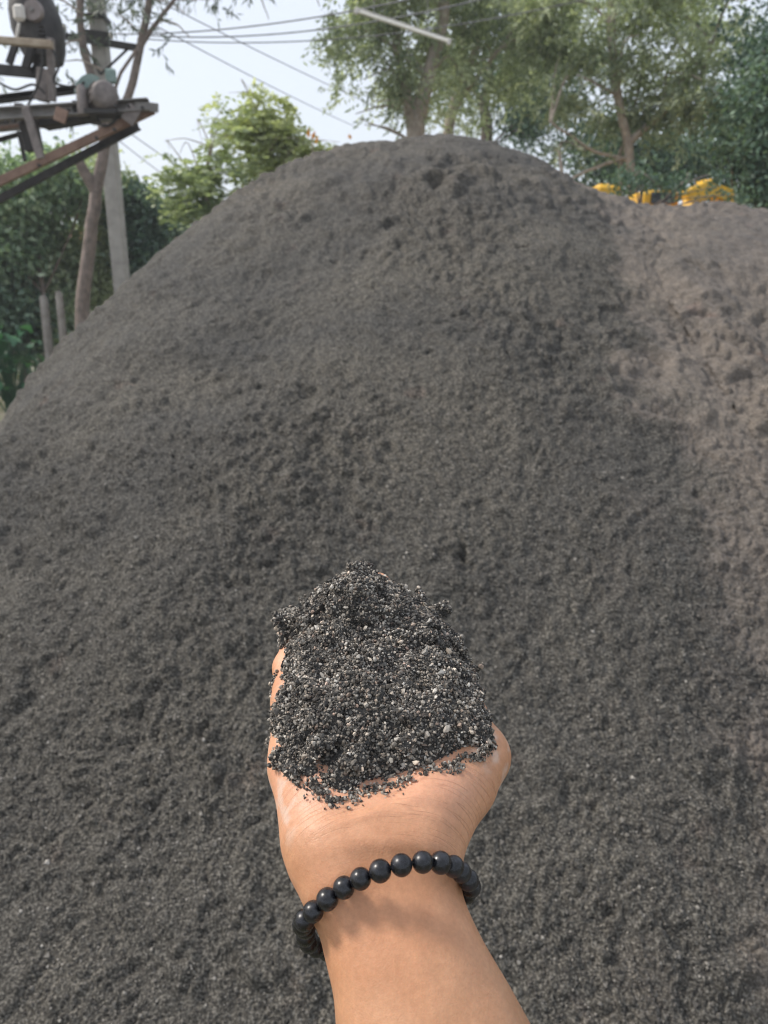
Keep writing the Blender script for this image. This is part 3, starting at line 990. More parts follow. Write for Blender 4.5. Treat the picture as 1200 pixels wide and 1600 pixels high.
def front_part(name, x0_, x1_, top, yf, depth, mat='yellow', bev=.05, par=exr):
    a, b = aty(x0_, top, yf), aty(x1_, top, yf)
    h_ = a.z - zb + .3
    return pbox(name, ((a.x + b.x) / 2, yf + depth / 2, a.z - h_ / 2), (b.x - a.x, depth, h_), mat, par, None, bev)


front_part('exhaust_hood', 932, 972, 286, 10.1, .5)
cab = front_part('cab', 1002, 1064, 296, 10.2, .8)
a_, b_ = aty(1018, 300, 10.19), aty(1054, 318, 10.19)
pbox('window', ((a_.x + b_.x) / 2, 10.19, (a_.z + b_.z) / 2), (b_.x - a_.x, .03, a_.z - b_.z), 'dark_glass', cab)
front_part('engine_cover', 962, 1004, 322, 10.1, 1.2, 'dark_steel')
b0, b1, b2, b3 = aty(1128, 352, 10.4), aty(1136, 308, 10.2), aty(1092, 291, 10.1), aty(1068, 330, 10.0)
mb = MB(); mb.bar(Vector((X + .7, 10.5, 1.9)), b0, .2, .28); mb.bar(b0, b1, .2, .22); mb.bar(b1, b2, .20, .15); mb.build('boom', M['yellow'], exr)
mb = MB(); mb.bar(b2 + Vector((.16, 0, -.02)), b2 + Vector((-.16, 0, -.16)), .22, .22); mb.bar(b2 + Vector((-.05, 0, -.1)), b3 + Vector((0, 0, -.5)), .16, .18); mb.build('stick', M['yellow'], exr)
mb = MB(); mb.tube([Vector((X + .7, 10.35, 1.7)), b1 + Vector((0, .1, -.1))], .04, 10); mb.build('hydraulic_ram', M['dark_steel'], exr, smooth=True)
bp = b3 + Vector((.1, 0, -.55))
prof = [(0, 0), (-.25, -.08), (-.38, -.38), (-.22, -.62), (.08, -.7), (.04, -.6), (-.15, -.52), (-.24, -.35), (-.15, -.15)]
mb = MB()
V = [(bp.x + a, bp.y - .28, bp.z + b) for a, b in prof] + [(bp.x + a, bp.y + .28, bp.z + b) for a, b in prof]
m_ = len(prof)
mb.add(V, [list(range(m_))[::-1], list(range(m_, 2 * m_))] + [[i, (i + 1) % m_, (i + 1) % m_ + m_, i + m_] for i in range(m_)])
mb.build('bucket', M['dark_steel'], exr)
tree('shrub', 'sparse dark shrub whose twigs cross in front of the yellow excavator', 'shrub',
     [([Vector((aty(1000, 330, 9.6).x, 9.6, -.05)), aty(1000, 340, 9.6), aty(1004, 290, 9.6)], .03, .012), ([aty(1002, 335, 9.6), aty(1064, 290, 9.5), aty(1075, 270, 9.5)], .02, .008)],
     [B(990, 285, 9.6, 40, .3, 18), B(1058, 288, 9.5, 22, .3, 20, .9), B(1120, 290, 9.6, 24, .3, 14), B(1030, 310, 9.5, 10, .2, 20, .4), B(1150, 318, 9.6, 20, .3, 20, .7), B(965, 330, 9.6, 20, .3, 14, .5)],
     M['darkleaf'], M['bark_brown'], None, 8, 61, twig=.010, n_cl=110, per=10, L=.06, W=.03, gap=-.1, gscale=.3, spread=.07)

# ------------------------------------------------------------------ steel sand-screening frame, upper left
MY = 8.0
fr = empty('screening_machine', (aty(-140, 300, MY).x, MY, 0), label='rusty steel screening frame with two motors jutting in from the upper left', cat='machine')


def bar(name, a, b, w, h, mat, ya=MY, yb=None, ch=False, par=fr, up=(0, 0, 1)):
    yb = ya if yb is None else yb
    mb = MB(); p, q = aty(*a, ya), aty(*b, yb)
    (mb.channel if ch else mb.bar)(p, q, w, h, up=up) if not ch else mb.channel(p, q, w, h, .014, up)
    return mb.build(name, M[mat], par)


bar('channel_beam', (-260, 196), (234, 165), .08, .105, 'grey_steel', 7.75, 7.9, True)
bar('channel_beam', (-260, 222), (205, 178), .08, .11, 'grey_steel', 8.45, 8.45, True)
bar('channel_beam', (-260, 190), (130, 140), .08, .07, 'dark_steel', 8.9, 8.9, True)
bar('diagonal_brace', (238, 170), (-260, 404), .055, .075, 'rust', 7.9, 7.9, True)
bar('diagonal_brace', (216, 196), (-260, 446), .05, .07, 'dark_steel', 8.35, 8.35, True)
bar('end_plate', (229, 160), (229, 174), .22, .03, 'grey_steel', 7.86, 7.86, up=(0, 1, 0))
bar('crossbar', (120, 168), (150, 186), .08, .12, 'dark_steel', 7.85, 8.8)
bar('crossbar', (30, 172), (52, 190), .08, .12, 'dark_steel', 7.85, 8.8)
bar('crossbar', (66, 192), (148, 178), .22, .11, 'dark_steel', 8.2, 8.2)
bar('crossbar', (172, 172), (190, 186), .08, .10, 'dark_steel', 7.9, 8.5)
bar('lower_rail', (-100, 246), (58, 202), .05, .04, 'dark_steel', 8.6, 8.6)
bar('bracket_plate', (40, 168), (64, 248), .05, .07, 'motor_grey', 7.7, 7.7)
bar('bracket_plate', (44, 190), (54, 236), .10, .16, 'dark_steel', 8.0, 8.0)
bar('tie_rod', (29, 205), (39, 252), .03, .03, 'dark_steel', 8.2, 8.2)
bar('post', (70, 108), (66, 158), .09, .12, 'motor_grey', 8.0, 8.0)
bar('post', (79, 60), (82, 158), .06, .06, 'motor_grey', 7.9, 7.9)
bar('upper_rail', (-200, 90), (56, 114), .06, .09, 'dark_steel', 8.1, 8.1)
bar('timber_beam', (-200, 46), (82, 70), .06, .06, 'timber', 7.75, 7.75)
bar('engine_leg', (50, 72), (40, 106), .05, .07, 'dark_steel', 8.0, 8.0)
bar('engine_leg', (72, 72), (55, 116), .06, .08, 'dark_steel', 8.1, 8.1)
bar('engine_leg', (26, 64), (14, 100), .04, .06, 'dark_steel', 8.1, 8.1)
bar('cross_tie', (60, 168), (205, 176), .03, .03, 'dark_steel', 7.9, 8.4)
bar('cross_tie', (0, 200), (120, 184), .03, .03, 'rust', 8.0, 8.4)
bar('gusset_plate', (196, 172), (214, 186), .02, .16, 'motor_grey', 7.84, 7.84)
bar('gusset_plate', (86, 176), (104, 184), .02, .12, 'rust', 7.7, 7.7)
for k, (cx_, cy_) in enumerate(((8, 190), (20, 188), (92, 172), (106, 171), (180, 164), (200, 165), (222, 168), (60, 258), (150, 215), (178, 202))):
    b_ = aty(cx_, cy_, 7.70 if cy_ < 195 else 7.82)
    mb = MB(); mb.tube([b_, b_ + Vector((0, .03, 0))], .016, 6); mb.build('bolt', M['dark_steel'], fr)
for k, pts in enumerate((((72, 60), (92, 100), (84, 128), (118, 136), (132, 128)), ((58, 60), (66, 92), (60, 130), (44, 164)), ((0, 130), (24, 140), (52, 132), (70, 146)), ((150, 178), (160, 196), (176, 192), (186, 176)))):
    mb = MB(); mb.tube(curve_pts([aty(a, b, 7.8 + .02 * k) for a, b in pts], 5), .011, 6); mb.build('cable', M['rubber'], fr, smooth=True)
# supports outside the frame, down to the ground
for (px, y_) in ((-120, 7.8), (-240, 7.8), (-120, 8.6), (-240, 8.6)):
    p = aty(px, 120, y_)
    mb = MB(); mb.bar((p.x, y_, -.1), (p.x, y_, p.z), .14, .14); mb.build('support_leg', M['rust'], fr)

# engine: dark cowl with pulley
e0 = aty(44, 38, 8.0)
eng = None
mb = MB()
sec = [(-.28, .10), (-.27, .16), (-.18, .20), (-.02, .235), (.14, .225), (.27, .19), (.34, .12), (.37, .04)]
n_ = 14
for yo in (0,):
    V, F = [], []
    for z, r in sec:
        for k in range(n_):
            a = 2 * math.pi * k / n_
            V.append((e0.x + math.cos(a) * r * 1.02 + z * -.12, e0.y + .22 + math.sin(a) * .26 * (r / .235) ** .5, e0.z + z + .02))
    for i in range(len(sec) - 1):
        for k in range(n_):
            F.append([i * n_ + k, i * n_ + (k + 1) % n_, (i + 1) * n_ + (k + 1) % n_, (i + 1) * n_ + k])
    F.append(list(range(n_))[::-1]); F.append([(len(sec) - 1) * n_ + k for k in range(n_)])
    mb.add(V, F)
eng = mb.build('engine', M['dark_steel'], fr, smooth=True)
pp = aty(50, 15, 7.93)
mb = MB(); mb.tube([pp + Vector((0, 0, 0)), pp + Vector((0, .018, 0)), pp + Vector((0, .03, 0)), pp + Vector((0, .05, 0)), pp + Vector((0, .06, 0))], [.085, .092, .078, .092, .088], 24)
mb.build('pulley', M['pulley'], eng, smooth=True)
mb = MB(); mb.tube([pp + Vector((0, -.02, 0)), pp + Vector((0, .02, 0))], .018, 12); mb.build('pulley_hub', M['grey_steel'], eng, smooth=True)
q = aty(30, 20, 7.9)
mb = MB(); mb.box(q, (.11, .06, .14), bev=.025); mb.build('filter_cover', M['pale_paint'], eng)
mb = MB(); mb.tube([aty(30, 36, 7.9), aty(28, 48, 7.88), aty(24, 66, 7.9)], [.012, .016, .012], 8); mb.build('hose', M['pale_paint'], eng, smooth=True)
for k in range(4):
    mb = MB(); z = e0.z - .12 + k * .035
    mb.box((e0.x + .02, e0.y - .0, z), (.26, .03, .012)); mb.build('cooling_fin', M['dark_steel'], eng)

# electric motor with a teal guard, standing on the front beam
m0 = aty(160, 152, 7.85)
ax = Vector((.55, -.8, .0)).normalized()
mb = MB(); mb.tube([m0 + ax * z for z in (-.16, -.15, -.12, .10, .13, .135)], [.07, .10, .125, .125, .10, .03], 20)
mot = mb.build('motor', M['motor_grey'], fr, smooth=True)
rx = ax.cross(Vector((0, 0, 1))).normalized()
for k in range(14):
    a = 2 * math.pi * k / 14
    o_ = rx * math.cos(a) + Vector((0, 0, 1)) * math.sin(a)
    mb = MB(); mb.bar(m0 + ax * -.11 + o_ * .128, m0 + ax * .09 + o_ * .128, .008, .02, up=o_); mb.build('cooling_fin', M['motor_grey'], mot)
g0 = m0 - ax * .10 + Vector((-.07, 0, .06))
mb = MB()
V, F = [], []
n_ = 10
for j, dd in enumerate((-.05, .05)):
    for i in range(n_ + 1):
        a = math.pi * (i / n_) * 1.0
        V.append(g0 + ax * dd + rx * (math.cos(a) * .15) + Vector((0, 0, math.sin(a) * .17 - .02)))
    V.append(g0 + ax * dd + Vector((0, 0, -.05)))
m_ = n_ + 2
F = [list(range(m_))[::-1], list(range(m_, 2 * m_))] + [[i, (i + 1) % m_, (i + 1) % m_ + m_, i + m_] for i in range(m_)]
mb.add([tuple(v) for v in V], F); mb.build('belt_guard', M['teal'], mot)
q = aty(128, 150, 7.8)
mb = MB(); mb.tube([q + Vector((0, 0, -.16)), q + Vector((0, 0, -.1)), q + Vector((0, 0, .06)), q + Vector((0, 0, .1))], [.05, .055, .05, .02], 12); mb.build('gearbox', M['motor_grey'], mot, smooth=True)
mb = MB(); mb.box(m0 + Vector((0, 0, -.14)), (.30, .22, .04)); mb.build('motor_foot', M['dark_steel'], mot)
q = aty(170, 113, 7.95)
mb = MB(); mb.box(q + Vector((0, .05, -.02)), (.10, .05, .13), bev=.015); mb.build('switch_box', M['teal'], mot)

# ------------------------------------------------------------------ the hand and forearm
def cs(px, py, d):                       # point in axes right / up-in-picture / away, metres
    return np.array([(px - 600) / FPX * d, (800 - py) / FPX * d, d])


def cs2world(P):
    P = np.asarray(P, float)
    return np.stack([P[..., 0], P[..., 1] * SP + P[..., 2] * CP, CAM_Z + P[..., 1] * CP - P[..., 2] * SP], -1)


def w_dir(y, z, x=0.0):                  # world direction to the same axes
    return np.array([x, y * SP + z * CP, y * CP - z * SP])


W0 = cs(588, 1332, .315)                 # wrist centre
pe = math.radians(21)
e_p = w_dir(math.cos(pe), math.sin(pe), -.02); e_p /= np.linalg.norm(e_p)     # along the palm, wrist to fingers
e_x = np.array([1.0, 0, 0]); e_x -= e_p * e_x.dot(e_p); e_x /= np.linalg.norm(e_x)   # to the thumb side
e_n = np.cross(e_x, e_p); e_n = e_n if e_n[2] < 0 else -e_n                   # out of the palm, towards camera and sky
arm_end = cs(669, 1600, .284)
e_a = arm_end - W0; e_a /= np.linalg.norm(e_a)                                # along the forearm, wrist to elbow
a_x = e_x - e_a * e_x.dot(e_a); a_x /= np.linalg.norm(a_x)
a_n = np.cross(a_x, e_a); a_n = a_n if a_n[2] < 0 else -a_n


def palm(x, p, n):                       # millimetres in the palm's own axes
    return W0 + (e_x * x + e_p * p + e_n * n) * .001


def smin(a, b, k):
    h = np.clip(.5 + .5 * (b - a) / k, 0, 1)
    return b * (1 - h) + a * h - k * h * (1 - h)


def sd_cone(P, a, b, ra, rb, flat=None):
    """round tapered capsule"""
    ab = b - a; L = ab.dot(ab)
    t = np.clip(((P - a) @ ab) / L, 0, 1)
    return np.linalg.norm(P - a - t[:, None] * ab, axis=1) - (ra + (rb - ra) * t)


def sd_loft(P, org, ax, vx, vn, secs):
    """elliptic tube: secs = (s, centre_x, centre_n, half_x, half_n) in metres"""
    s = (P - org) @ ax; x = (P - org) @ vx; n = (P - org) @ vn
    S = np.array(secs)
    c = np.clip(s, S[0, 0], S[-1, 0])

    def ip(k):
        # smooth interpolation between the sections
        i = np.clip(np.searchsorted(S[:, 0], c) - 1, 0, len(S) - 2)
        t = (c - S[i, 0]) / (S[i + 1, 0] - S[i, 0])
        m = np.gradient(S[:, k], S[:, 0])
        dx = S[i + 1, 0] - S[i, 0]
        h00 = 2 * t ** 3 - 3 * t ** 2 + 1; h10 = t ** 3 - 2 * t ** 2 + t; h01 = -2 * t ** 3 + 3 * t ** 2; h11 = t ** 3 - t ** 2
        return h00 * S[i, k] + h10 * dx * m[i] + h01 * S[i + 1, k] + h11 * dx * m[i + 1]
    x = x - ip(1); n = n - ip(2); a = ip(3); b = ip(4)
    q = np.sqrt((x / a) ** 2 + (n / b) ** 2 + 1e-9)
    g = np.sqrt((x / a ** 2) ** 2 + (n / b ** 2) ** 2 + 1e-9)
    d = q * (q - 1) / g
    d = np.where(q < .4, (q - 1) * np.minimum(a, b), d)
    ds = np.abs(s - c)
    return np.where(ds > 0, np.hypot(np.maximum(d, 0), ds) + np.minimum(d, 0), d)


FINGERS = [  # base x, base p, then points (x, p, n) of the joints and radii in mm
    [(-41, 82, 2, 9.5), (-45, 104, 0, 8.8), (-42, 116, 3, 8.0), (-36, 124, 8, 7.0)],
    [(-24, 88, 0, 10), (-24, 118, -1, 9.2), (-21, 137, 3, 8.4), (-18, 148, 10, 7.4)],
    [(-3, 90, 0, 10.5), (-1, 124, -1, 9.5), (2, 145, 2, 8.7), (3, 158, 9, 7.6)],
    [(19, 86, 1, 10.5), (20, 110, -1, 9.3), (15, 125, 2, 8.5), (9, 132, 8, 7.5)],
]
THUMB = [(20, 10, 2, 17), (39, 30, 3, 14.5), (49, 43, 4, 12.8), (45, 68, 2, 10.5), (37, 88, 4, 8.8)]


def sd_hand(P):
    arm = sd_loft(P, W0, e_a, a_x, a_n, [(-.012, 0, 0, .0315, .0200), (.0, .000, 0, .0312, .0205), (.02, -.001, -.0008, .0298, .0215), (.04, -.001, -.0010, .0308, .0235),
                                         (.07, .0, -.001, .0360, .0275), (.11, .001, -.002, .0405, .033), (.17, .002, -.003, .0440, .038), (.25, .002, -.003, .0425, .039), (.29, .002, -.003, .038, .036)])
    pm = sd_loft(P, W0, e_p, e_x, e_n, [(-.006, 0, 0, .031, .0195), (.006, -.001, -.0005, .0335, .0190), (.022, -.001, -.001, .0355, .0175), (.045, -.003, -.002, .0400, .0150),
                                        (.070, -.006, -.003, .0420, .0130), (.092, -.008, -.002, .0410, .0110)])
    d = smin(arm, pm, .014)
    d = smin(d, sd_cone(P, palm(-21, 10, 1), palm(-32, 42, 2), .0145, .0145), .014)      # heel of the palm
    d = smin(d, sd_cone(P, palm(-32, 42, 2), palm(-40, 80, 3), .0145, .0105), .012)
    d = smin(d, sd_cone(P, palm(-17, -12, 0), palm(-25, 20, 1), .0130, .0150), .012)
    q = THUMB
    for i in range(len(q) - 1):
        c = sd_cone(P, palm(*q[i][:3]), palm(*q[i + 1][:3]), q[i][3] * .001, q[i + 1][3] * .001)
        d = smin(d, c, .012 if i == 0 else .006 if i < 3 else .003)
    d = smin(d, sd_cone(P, palm(46, 42, 2), palm(50, 46, 3), .0130, .0120), .004)       # thumb knuckle
    d = smin(d, sd_cone(P, palm(24, 22, 3), palm(30, 60, 0), .015, .010), .014)
    for fi in FINGERS:
        f = None
        for i in range(3):
            c = sd_cone(P, palm(*fi[i][:3]), palm(*fi[i + 1][:3]), fi[i][3] * .001, fi[i + 1][3] * .001)
            f = c if f is None else smin(f, c, .0025)
        d = smin(d, f, .0045)
    return d


def surface_nets(f, lo, hi, h):
    """mesh of f = 0 on a regular grid, quads"""
    lo = np.array(lo); n = np.ceil((np.array(hi) - lo) / h).astype(int) + 1
    g = [lo[i] + h * np.arange(n[i]) for i in range(3)]
    D = np.empty(n)
    for i in range(n[0]):
        Yg, Zg = np.meshgrid(g[1], g[2], indexing='ij')
        P = np.stack([np.full(Yg.size, g[0][i]), Yg.ravel(), Zg.ravel()], 1)
        D[i] = f(P).reshape(n[1], n[2])
    ins = D < 0
    cnt = np.zeros(n - 1, int)
    acc = np.zeros(tuple(n - 1) + (3,)); num = np.zeros(n - 1)
    for dx in (0, 1):
        for dy in (0, 1):
            for dz in (0, 1):
                cnt += ins[dx:n[0] - 1 + dx, dy:n[1] - 1 + dy, dz:n[2] - 1 + dz]
    act = (cnt > 0) & (cnt < 8)
    for ax in range(3):
        o = [a for a in range(3) if a != ax]
        for s0 in (0, 1):
            for s1 in (0, 1):
                sl0 = [slice(0, n[i] - 1) for i in range(3)]
                sl0[o[0]] = slice(s0, n[o[0]] - 1 + s0); sl0[o[1]] = slice(s1, n[o[1]] - 1 + s1)
                sl1 = list(sl0); sl1[ax] = slice(1, n[ax])
                a, b = D[tuple(sl0)], D[tuple(sl1)]
                cr = (a < 0) != (b < 0)
                t = np.where(cr, a / np.where(cr, a - b, 1), 0)
                v = np.zeros(a.shape + (3,)); v[..., ax] = t; v[..., o[0]] = s0; v[..., o[1]] = s1
                acc += v * cr[..., None]; num += cr
    idx = -np.ones(n - 1, int); ii = np.argwhere(act); idx[act] = np.arange(len(ii))
    V = lo + h * (ii + acc[act] / num[act][:, None])
    F = []
    for ax in range(3):
        o = [(ax + 1) % 3, (ax + 2) % 3]
        sl0 = [slice(0, n[i]) for i in range(3)]; sl0[ax] = slice(0, n[ax] - 1)
        for k in o: sl0[k] = slice(1, n[k] - 1)
        sl1 = list(sl0); sl1[ax] = slice(1, n[ax])
        a, b = ins[tuple(sl0)], ins[tuple(sl1)]
        for sgn in (0, 1):
            e = np.argwhere(a & ~b) if sgn == 0 else np.argwhere(~a & b)
            if not len(e): continue
            e = e.copy(); e[:, o[0]] += 1; e[:, o[1]] += 1
            q = []
            for (d0, d1) in ((-1, -1), (0, -1), (0, 0), (-1, 0)):
                c = e.copy(); c[:, o[0]] += d0; c[:, o[1]] += d1
                q.append(idx[c[:, 0], c[:, 1], c[:, 2]])
            q = np.stack(q, 1)
            F.append(q if sgn == 0 else q[:, ::-1])
    return V, np.concatenate(F)


FULL = True
HV, HF = surface_nets(sd_hand, (-.075, -.46, .12), (.15, -.005, .47), .0019)
# settle the vertices on the true surface
for _ in range(2):
    e = 5e-4
    d0 = sd_hand(HV)
    Gd = np.stack([(sd_hand(HV + np.eye(3)[i] * e) - d0) / e for i in range(3)], 1)
    HV = HV - Gd * (d0 / np.maximum((Gd ** 2).sum(1), .2))[:, None] * .9
HN = unit(Gd)
hp = (HV - W0) @ e_p * 1000; hx = (HV - W0) @ e_x * 1000; hn = (HV - W0) @ e_n * 1000; hs = (HV - W0) @ e_a * 1000
Pm = (HV - W0).astype(np.float32)
# colour masks: redder palm, dusty patches, darker forearm skin
rosy = sstep(-4, 22, hp) * sstep(60, 25, np.abs(hx + 5)) * sstep(-6, 8, hn)
rosy = np.clip(rosy * (.75 + .45 * noise3(Pm, .018, 500)), 0, 1)
dust = (sstep(-.1, .4, noise3(Pm, .007, 501) + .5 * noise3(Pm, .0025, 502)) * (sstep(-26, -38, hx) * sstep(-8, 8, hp) * sstep(80, 50, hp)
        + sstep(38, 48, hx) * sstep(22, 34, hp) * sstep(75, 55, hp)))
tan = sstep(8, 70, hs)
m = NT('skin')
mott = m.noise(45, 5, .6); fine = m.noise(520, 4, .65); vein = m.noise(16, 3, .5)
c = m.ramp(mott, [(.30, (.465, .230, .125)), (.70, (.590, .312, .180))])
c = m.mix(m.math('MULTIPLY', m.attr('rosy'), .8), c, (.74, .395, .27))
c = m.mix(m.math('MULTIPLY', m.attr('tan'), .75), c, m.ramp(mott, [(.3, (.420, .212, .112)), (.7, (.520, .285, .160))]))
c = m.mix(1.0, c, m.ramp(vein, [(.38, (.93, .95, .97)), (.62, (1.05, 1.02, 1.0))]), 'MULTIPLY')
c = m.mix(m.math('MULTIPLY', m.attr('dust'), .5), c, (.62, .52, .45))
c = m.mix(1.0, c, m.ramp(fine, [(.35, (.92, .91, .90)), (.65, (1.05, 1.045, 1.04))]), 'MULTIPLY')
# wrist and palm lines: thin lines running across the joint, strongest towards the thumb
ew_x = cs2world(e_x) - cs2world(np.zeros(3)); ew_p = cs2world(e_p) - cs2world(np.zeros(3))


def dotn(v):
    x = m.n('ShaderNodeVectorMath', operation='DOT_PRODUCT'); x.inputs[1].default_value = tuple(v)
    m.l(m.coord(), x.inputs[0]); return x.outputs['Value']


xx, pp_ = dotn(ew_x), dotn(ew_p)
xs_ = m.math('SUBTRACT', xx, .012)
bow = m.math('ADD', pp_, m.math('MULTIPLY', m.math('MULTIPLY', xs_, xs_), 5.5))
cmb = m.n('ShaderNodeCombineXYZ'); m.l(m.math('MULTIPLY', xx, 24.0), cmb.inputs[0]); m.l(m.math('MULTIPLY', bow, 250.0), cmb.inputs[1])
ln = m.noise(1.0, 1.6, .5, vec=cmb.outputs[0], dist=.25)
line = m.ramp(ln, [(.465, (0, 0, 0)), (.49, (1, 1, 1)), (.52, (0, 0, 0))])
line = m.math('MULTIPLY', m.math('MULTIPLY', line, m.attr('crease')), m.ramp(m.noise(60, 3, .6), [(.40, (.1, .1, .1)), (.58, (1, 1, 1))]))
c = m.mix(m.math('MULTIPLY', line, .48), c, (.26, .115, .065))
m.base(c)
m.set(Roughness=.47)
m.b.inputs['Subsurface Weight'].default_value = .22
m.b.inputs['Subsurface Radius'].default_value = (1.0, .35, .18)
m.b.inputs['Subsurface Scale'].default_value = .006
m.b.inputs['Specular IOR Level'].default_value = .38
vor = m.n('ShaderNodeTexVoronoi'); vor.feature = 'DISTANCE_TO_EDGE'; vor.inputs['Scale'].default_value = 900
m.l(m.coord(), vor.inputs['Vector'])
m.bump(m.math('SUBTRACT', m.math('ADD', m.math('MULTIPLY', fine, .5), m.math('MULTIPLY', vor.outputs[0], .45)), m.math('MULTIPLY', line, 1.6)), .42, .0006)

# wrist creases: grooves across the joint, pushed into the mesh itself
crease = sstep(-2, 6, hn) * (sstep(-10, 2, hp) * sstep(34, 16, hp) * (.35 + .65 * sstep(-15, 25, hx)) + .5 * sstep(10, 30, hp) * sstep(10, 30, hx)) * sstep(26, 12, hs)
crease = np.clip(crease, 0, 1)
folds = np.exp(-((hp + .004 * (hx - 12) ** 2 - 7) / 2.2) ** 2) + .7 * np.exp(-((hp + .004 * (hx - 12) ** 2 - 1) / 2.0) ** 2)
folds = folds * (hn > 2) * sstep(-24, -5, hx)
# slender veins and tendons on the inner wrist
tend = np.exp(-(((HV - W0) @ a_x * 1000 - 3) / 3.2) ** 2) * sstep(5, 20, hs) * sstep(75, 45, hs) * (hn > 0) * .5
HV = HV + HN * (-folds * .00045 + tend * .0007 + noise3(Pm, .02, 510) * .0005)[:, None]
arm_o = tuple(cs2world(W0))
person = mesh_obj('person', cs2world(HV), HF[:, ::-1], m.m, origin=arm_o, attrs={'rosy': rosy, 'dust': np.clip(dust, 0, 1), 'tan': tan, 'crease': crease})
tag(person, 'bare right forearm and upturned cupped hand of a person reaching in from the bottom', 'person')

# ------------------------------------------------------------------ the handful of sand
def palm_hit(px, py, n):
    """point of the palm plane at height n (mm) under a pixel"""
    d = cs(px, py, 1.0)
    o = W0 + e_n * n * .001
    t = o.dot(e_n) / d.dot(e_n)
    q = d * t - W0
    return q.dot(e_x) * 1000, q.dot(e_p) * 1000


front = [(434, 1165), (440, 1185), (462, 1192), (466, 1222), (500, 1228), (518, 1250), (552, 1247), (568, 1232), (598, 1228), (640, 1215), (668, 1195), (706, 1197), (724, 1182), (752, 1178), (770, 1162)]
poly = [palm_hit(px, py, 15) for px, py in front]
poly += [palm_hit(px, py, 20) for px, py in [(766, 1120), (752, 1070), (738, 1015), (712, 965)]]
poly += [(33, 132), (20, 148), (0, 160), (-16, 162), (-28, 150), (-39, 138), (-46, 124)]
poly += [palm_hit(px, py, 20) for px, py in [(440, 1000), (434, 1030), (430, 1080), (432, 1130)]]
poly = np.array(poly)


def poly_dist(x, p):
    """signed distance, positive inside"""
    d = np.full(x.shape, 1e9); ins = np.zeros(x.shape, bool)
    for i in range(len(poly)):
        (x0, p0), (x1, p1) = poly[i], poly[(i + 1) % len(poly)]
        ex_, ep_ = x1 - x0, p1 - p0
        t = np.clip(((x - x0) * ex_ + (p - p0) * ep_) / (ex_ * ex_ + ep_ * ep_), 0, 1)
        d = np.minimum(d, np.hypot(x - x0 - t * ex_, p - p0 - t * ep_))
        c = ((p0 > p) != (p1 > p)) & (x < (x1 - x0) * (p - p0) / (p1 - p0 + 1e-12) + x0)
        ins ^= c
    return np.where(ins, d, -d)


def mound_top(x, p):
    d = poly_dist(x, p)
    k = np.clip(d / 24.0, 0, 1)
    prof = (1 - (1 - k) ** 2.6)
    hmax = 12 + 19 * np.exp(-(((x + 10) / 16) ** 2 + ((p - 130) / 26) ** 2)) + 8 * np.exp(-(((x + 2) / 40) ** 2 + ((p - 95) / 40) ** 2)) + 4 * np.exp(-(((x + 38) / 14) ** 2 + ((p - 124) / 18) ** 2))
    base = 9 + 10 * sstep(90, 50, p)
    return base + hmax * prof, d


def sd_mound(P):
    Q = (P - W0)
    x = Q @ e_x * 1000; p = Q @ e_p * 1000; n = Q @ e_n * 1000
    top, d = mound_top(x, p)
    P32 = Q.astype(np.float32)
    W32 = P32 + .004 * np.stack([noise3(P32, .012, 620 + i) for i in range(3)], 1)
    nz = 3.0 * noise3(P32, .026, 600) + 5.2 * (2.1 * np.abs(noise3(W32, .019, 601)) - .5) + 4.4 * (2.0 * np.abs(noise3(W32, .010, 602)) - .5) + 1.6 * noise3(P32, .0042, 604)
    nz -= 7.0 * sstep(.28, .7, noise3(W32, .016, 603))
    a = (n - top) * .62
    b = -(d + 1.5)
    c = -(n - 2)
    v = np.maximum(np.maximum(a, b * .8), c)
    return (v - nz * .62) * .001


MVt, MF = surface_nets(sd_mound, (-.075, -.145, .30), (.075, -.01, .50), .0015)
# drop the underside, which lies inside the palm
mn = (MVt - W0) @ e_n * 1000; mp = (MVt - W0) @ e_p * 1000; mx = (MVt - W0) @ e_x * 1000
sand_o = tuple(cs2world(palm(0, 90, 20)))
mg = NT('wet_sand')
g = mg.noise(1500, 3, .6)
mg.base(mg.ramp(g, [(.3, (.02, .019, .018)), (.7, (.085, .08, .073))])); mg.set(Roughness=.8); mg.bump(g, .6, .001)
handful = mesh_obj('sand_handful', cs2world(MVt), MF[:, ::-1], mg.m, origin=sand_o)
tag(handful, 'heaped handful of coarse dark grey sand on the open palm', 'sand')

# grains
def icosa():
    t = (1 + 5 ** .5) / 2
    V = np.array([(-1, t, 0), (1, t, 0), (-1, -t, 0), (1, -t, 0), (0, -1, t), (0, 1, t), (0, -1, -t), (0, 1, -t), (t, 0, -1), (t, 0, 1), (-t, 0, -1), (-t, 0, 1)], float)
    V /= np.linalg.norm(V[0])
    F = np.array([(0, 11, 5), (0, 5, 1), (0, 1, 7), (0, 7, 10), (0, 10, 11), (1, 5, 9), (5, 11, 4), (11, 10, 2), (10, 7, 6), (7, 1, 8), (3, 9, 4), (3, 4, 2), (3, 2, 6), (3, 6, 8), (3, 8, 9), (4, 9, 5), (2, 4, 11), (6, 2, 10), (8, 6, 7), (9, 8, 1)])
    return V, F


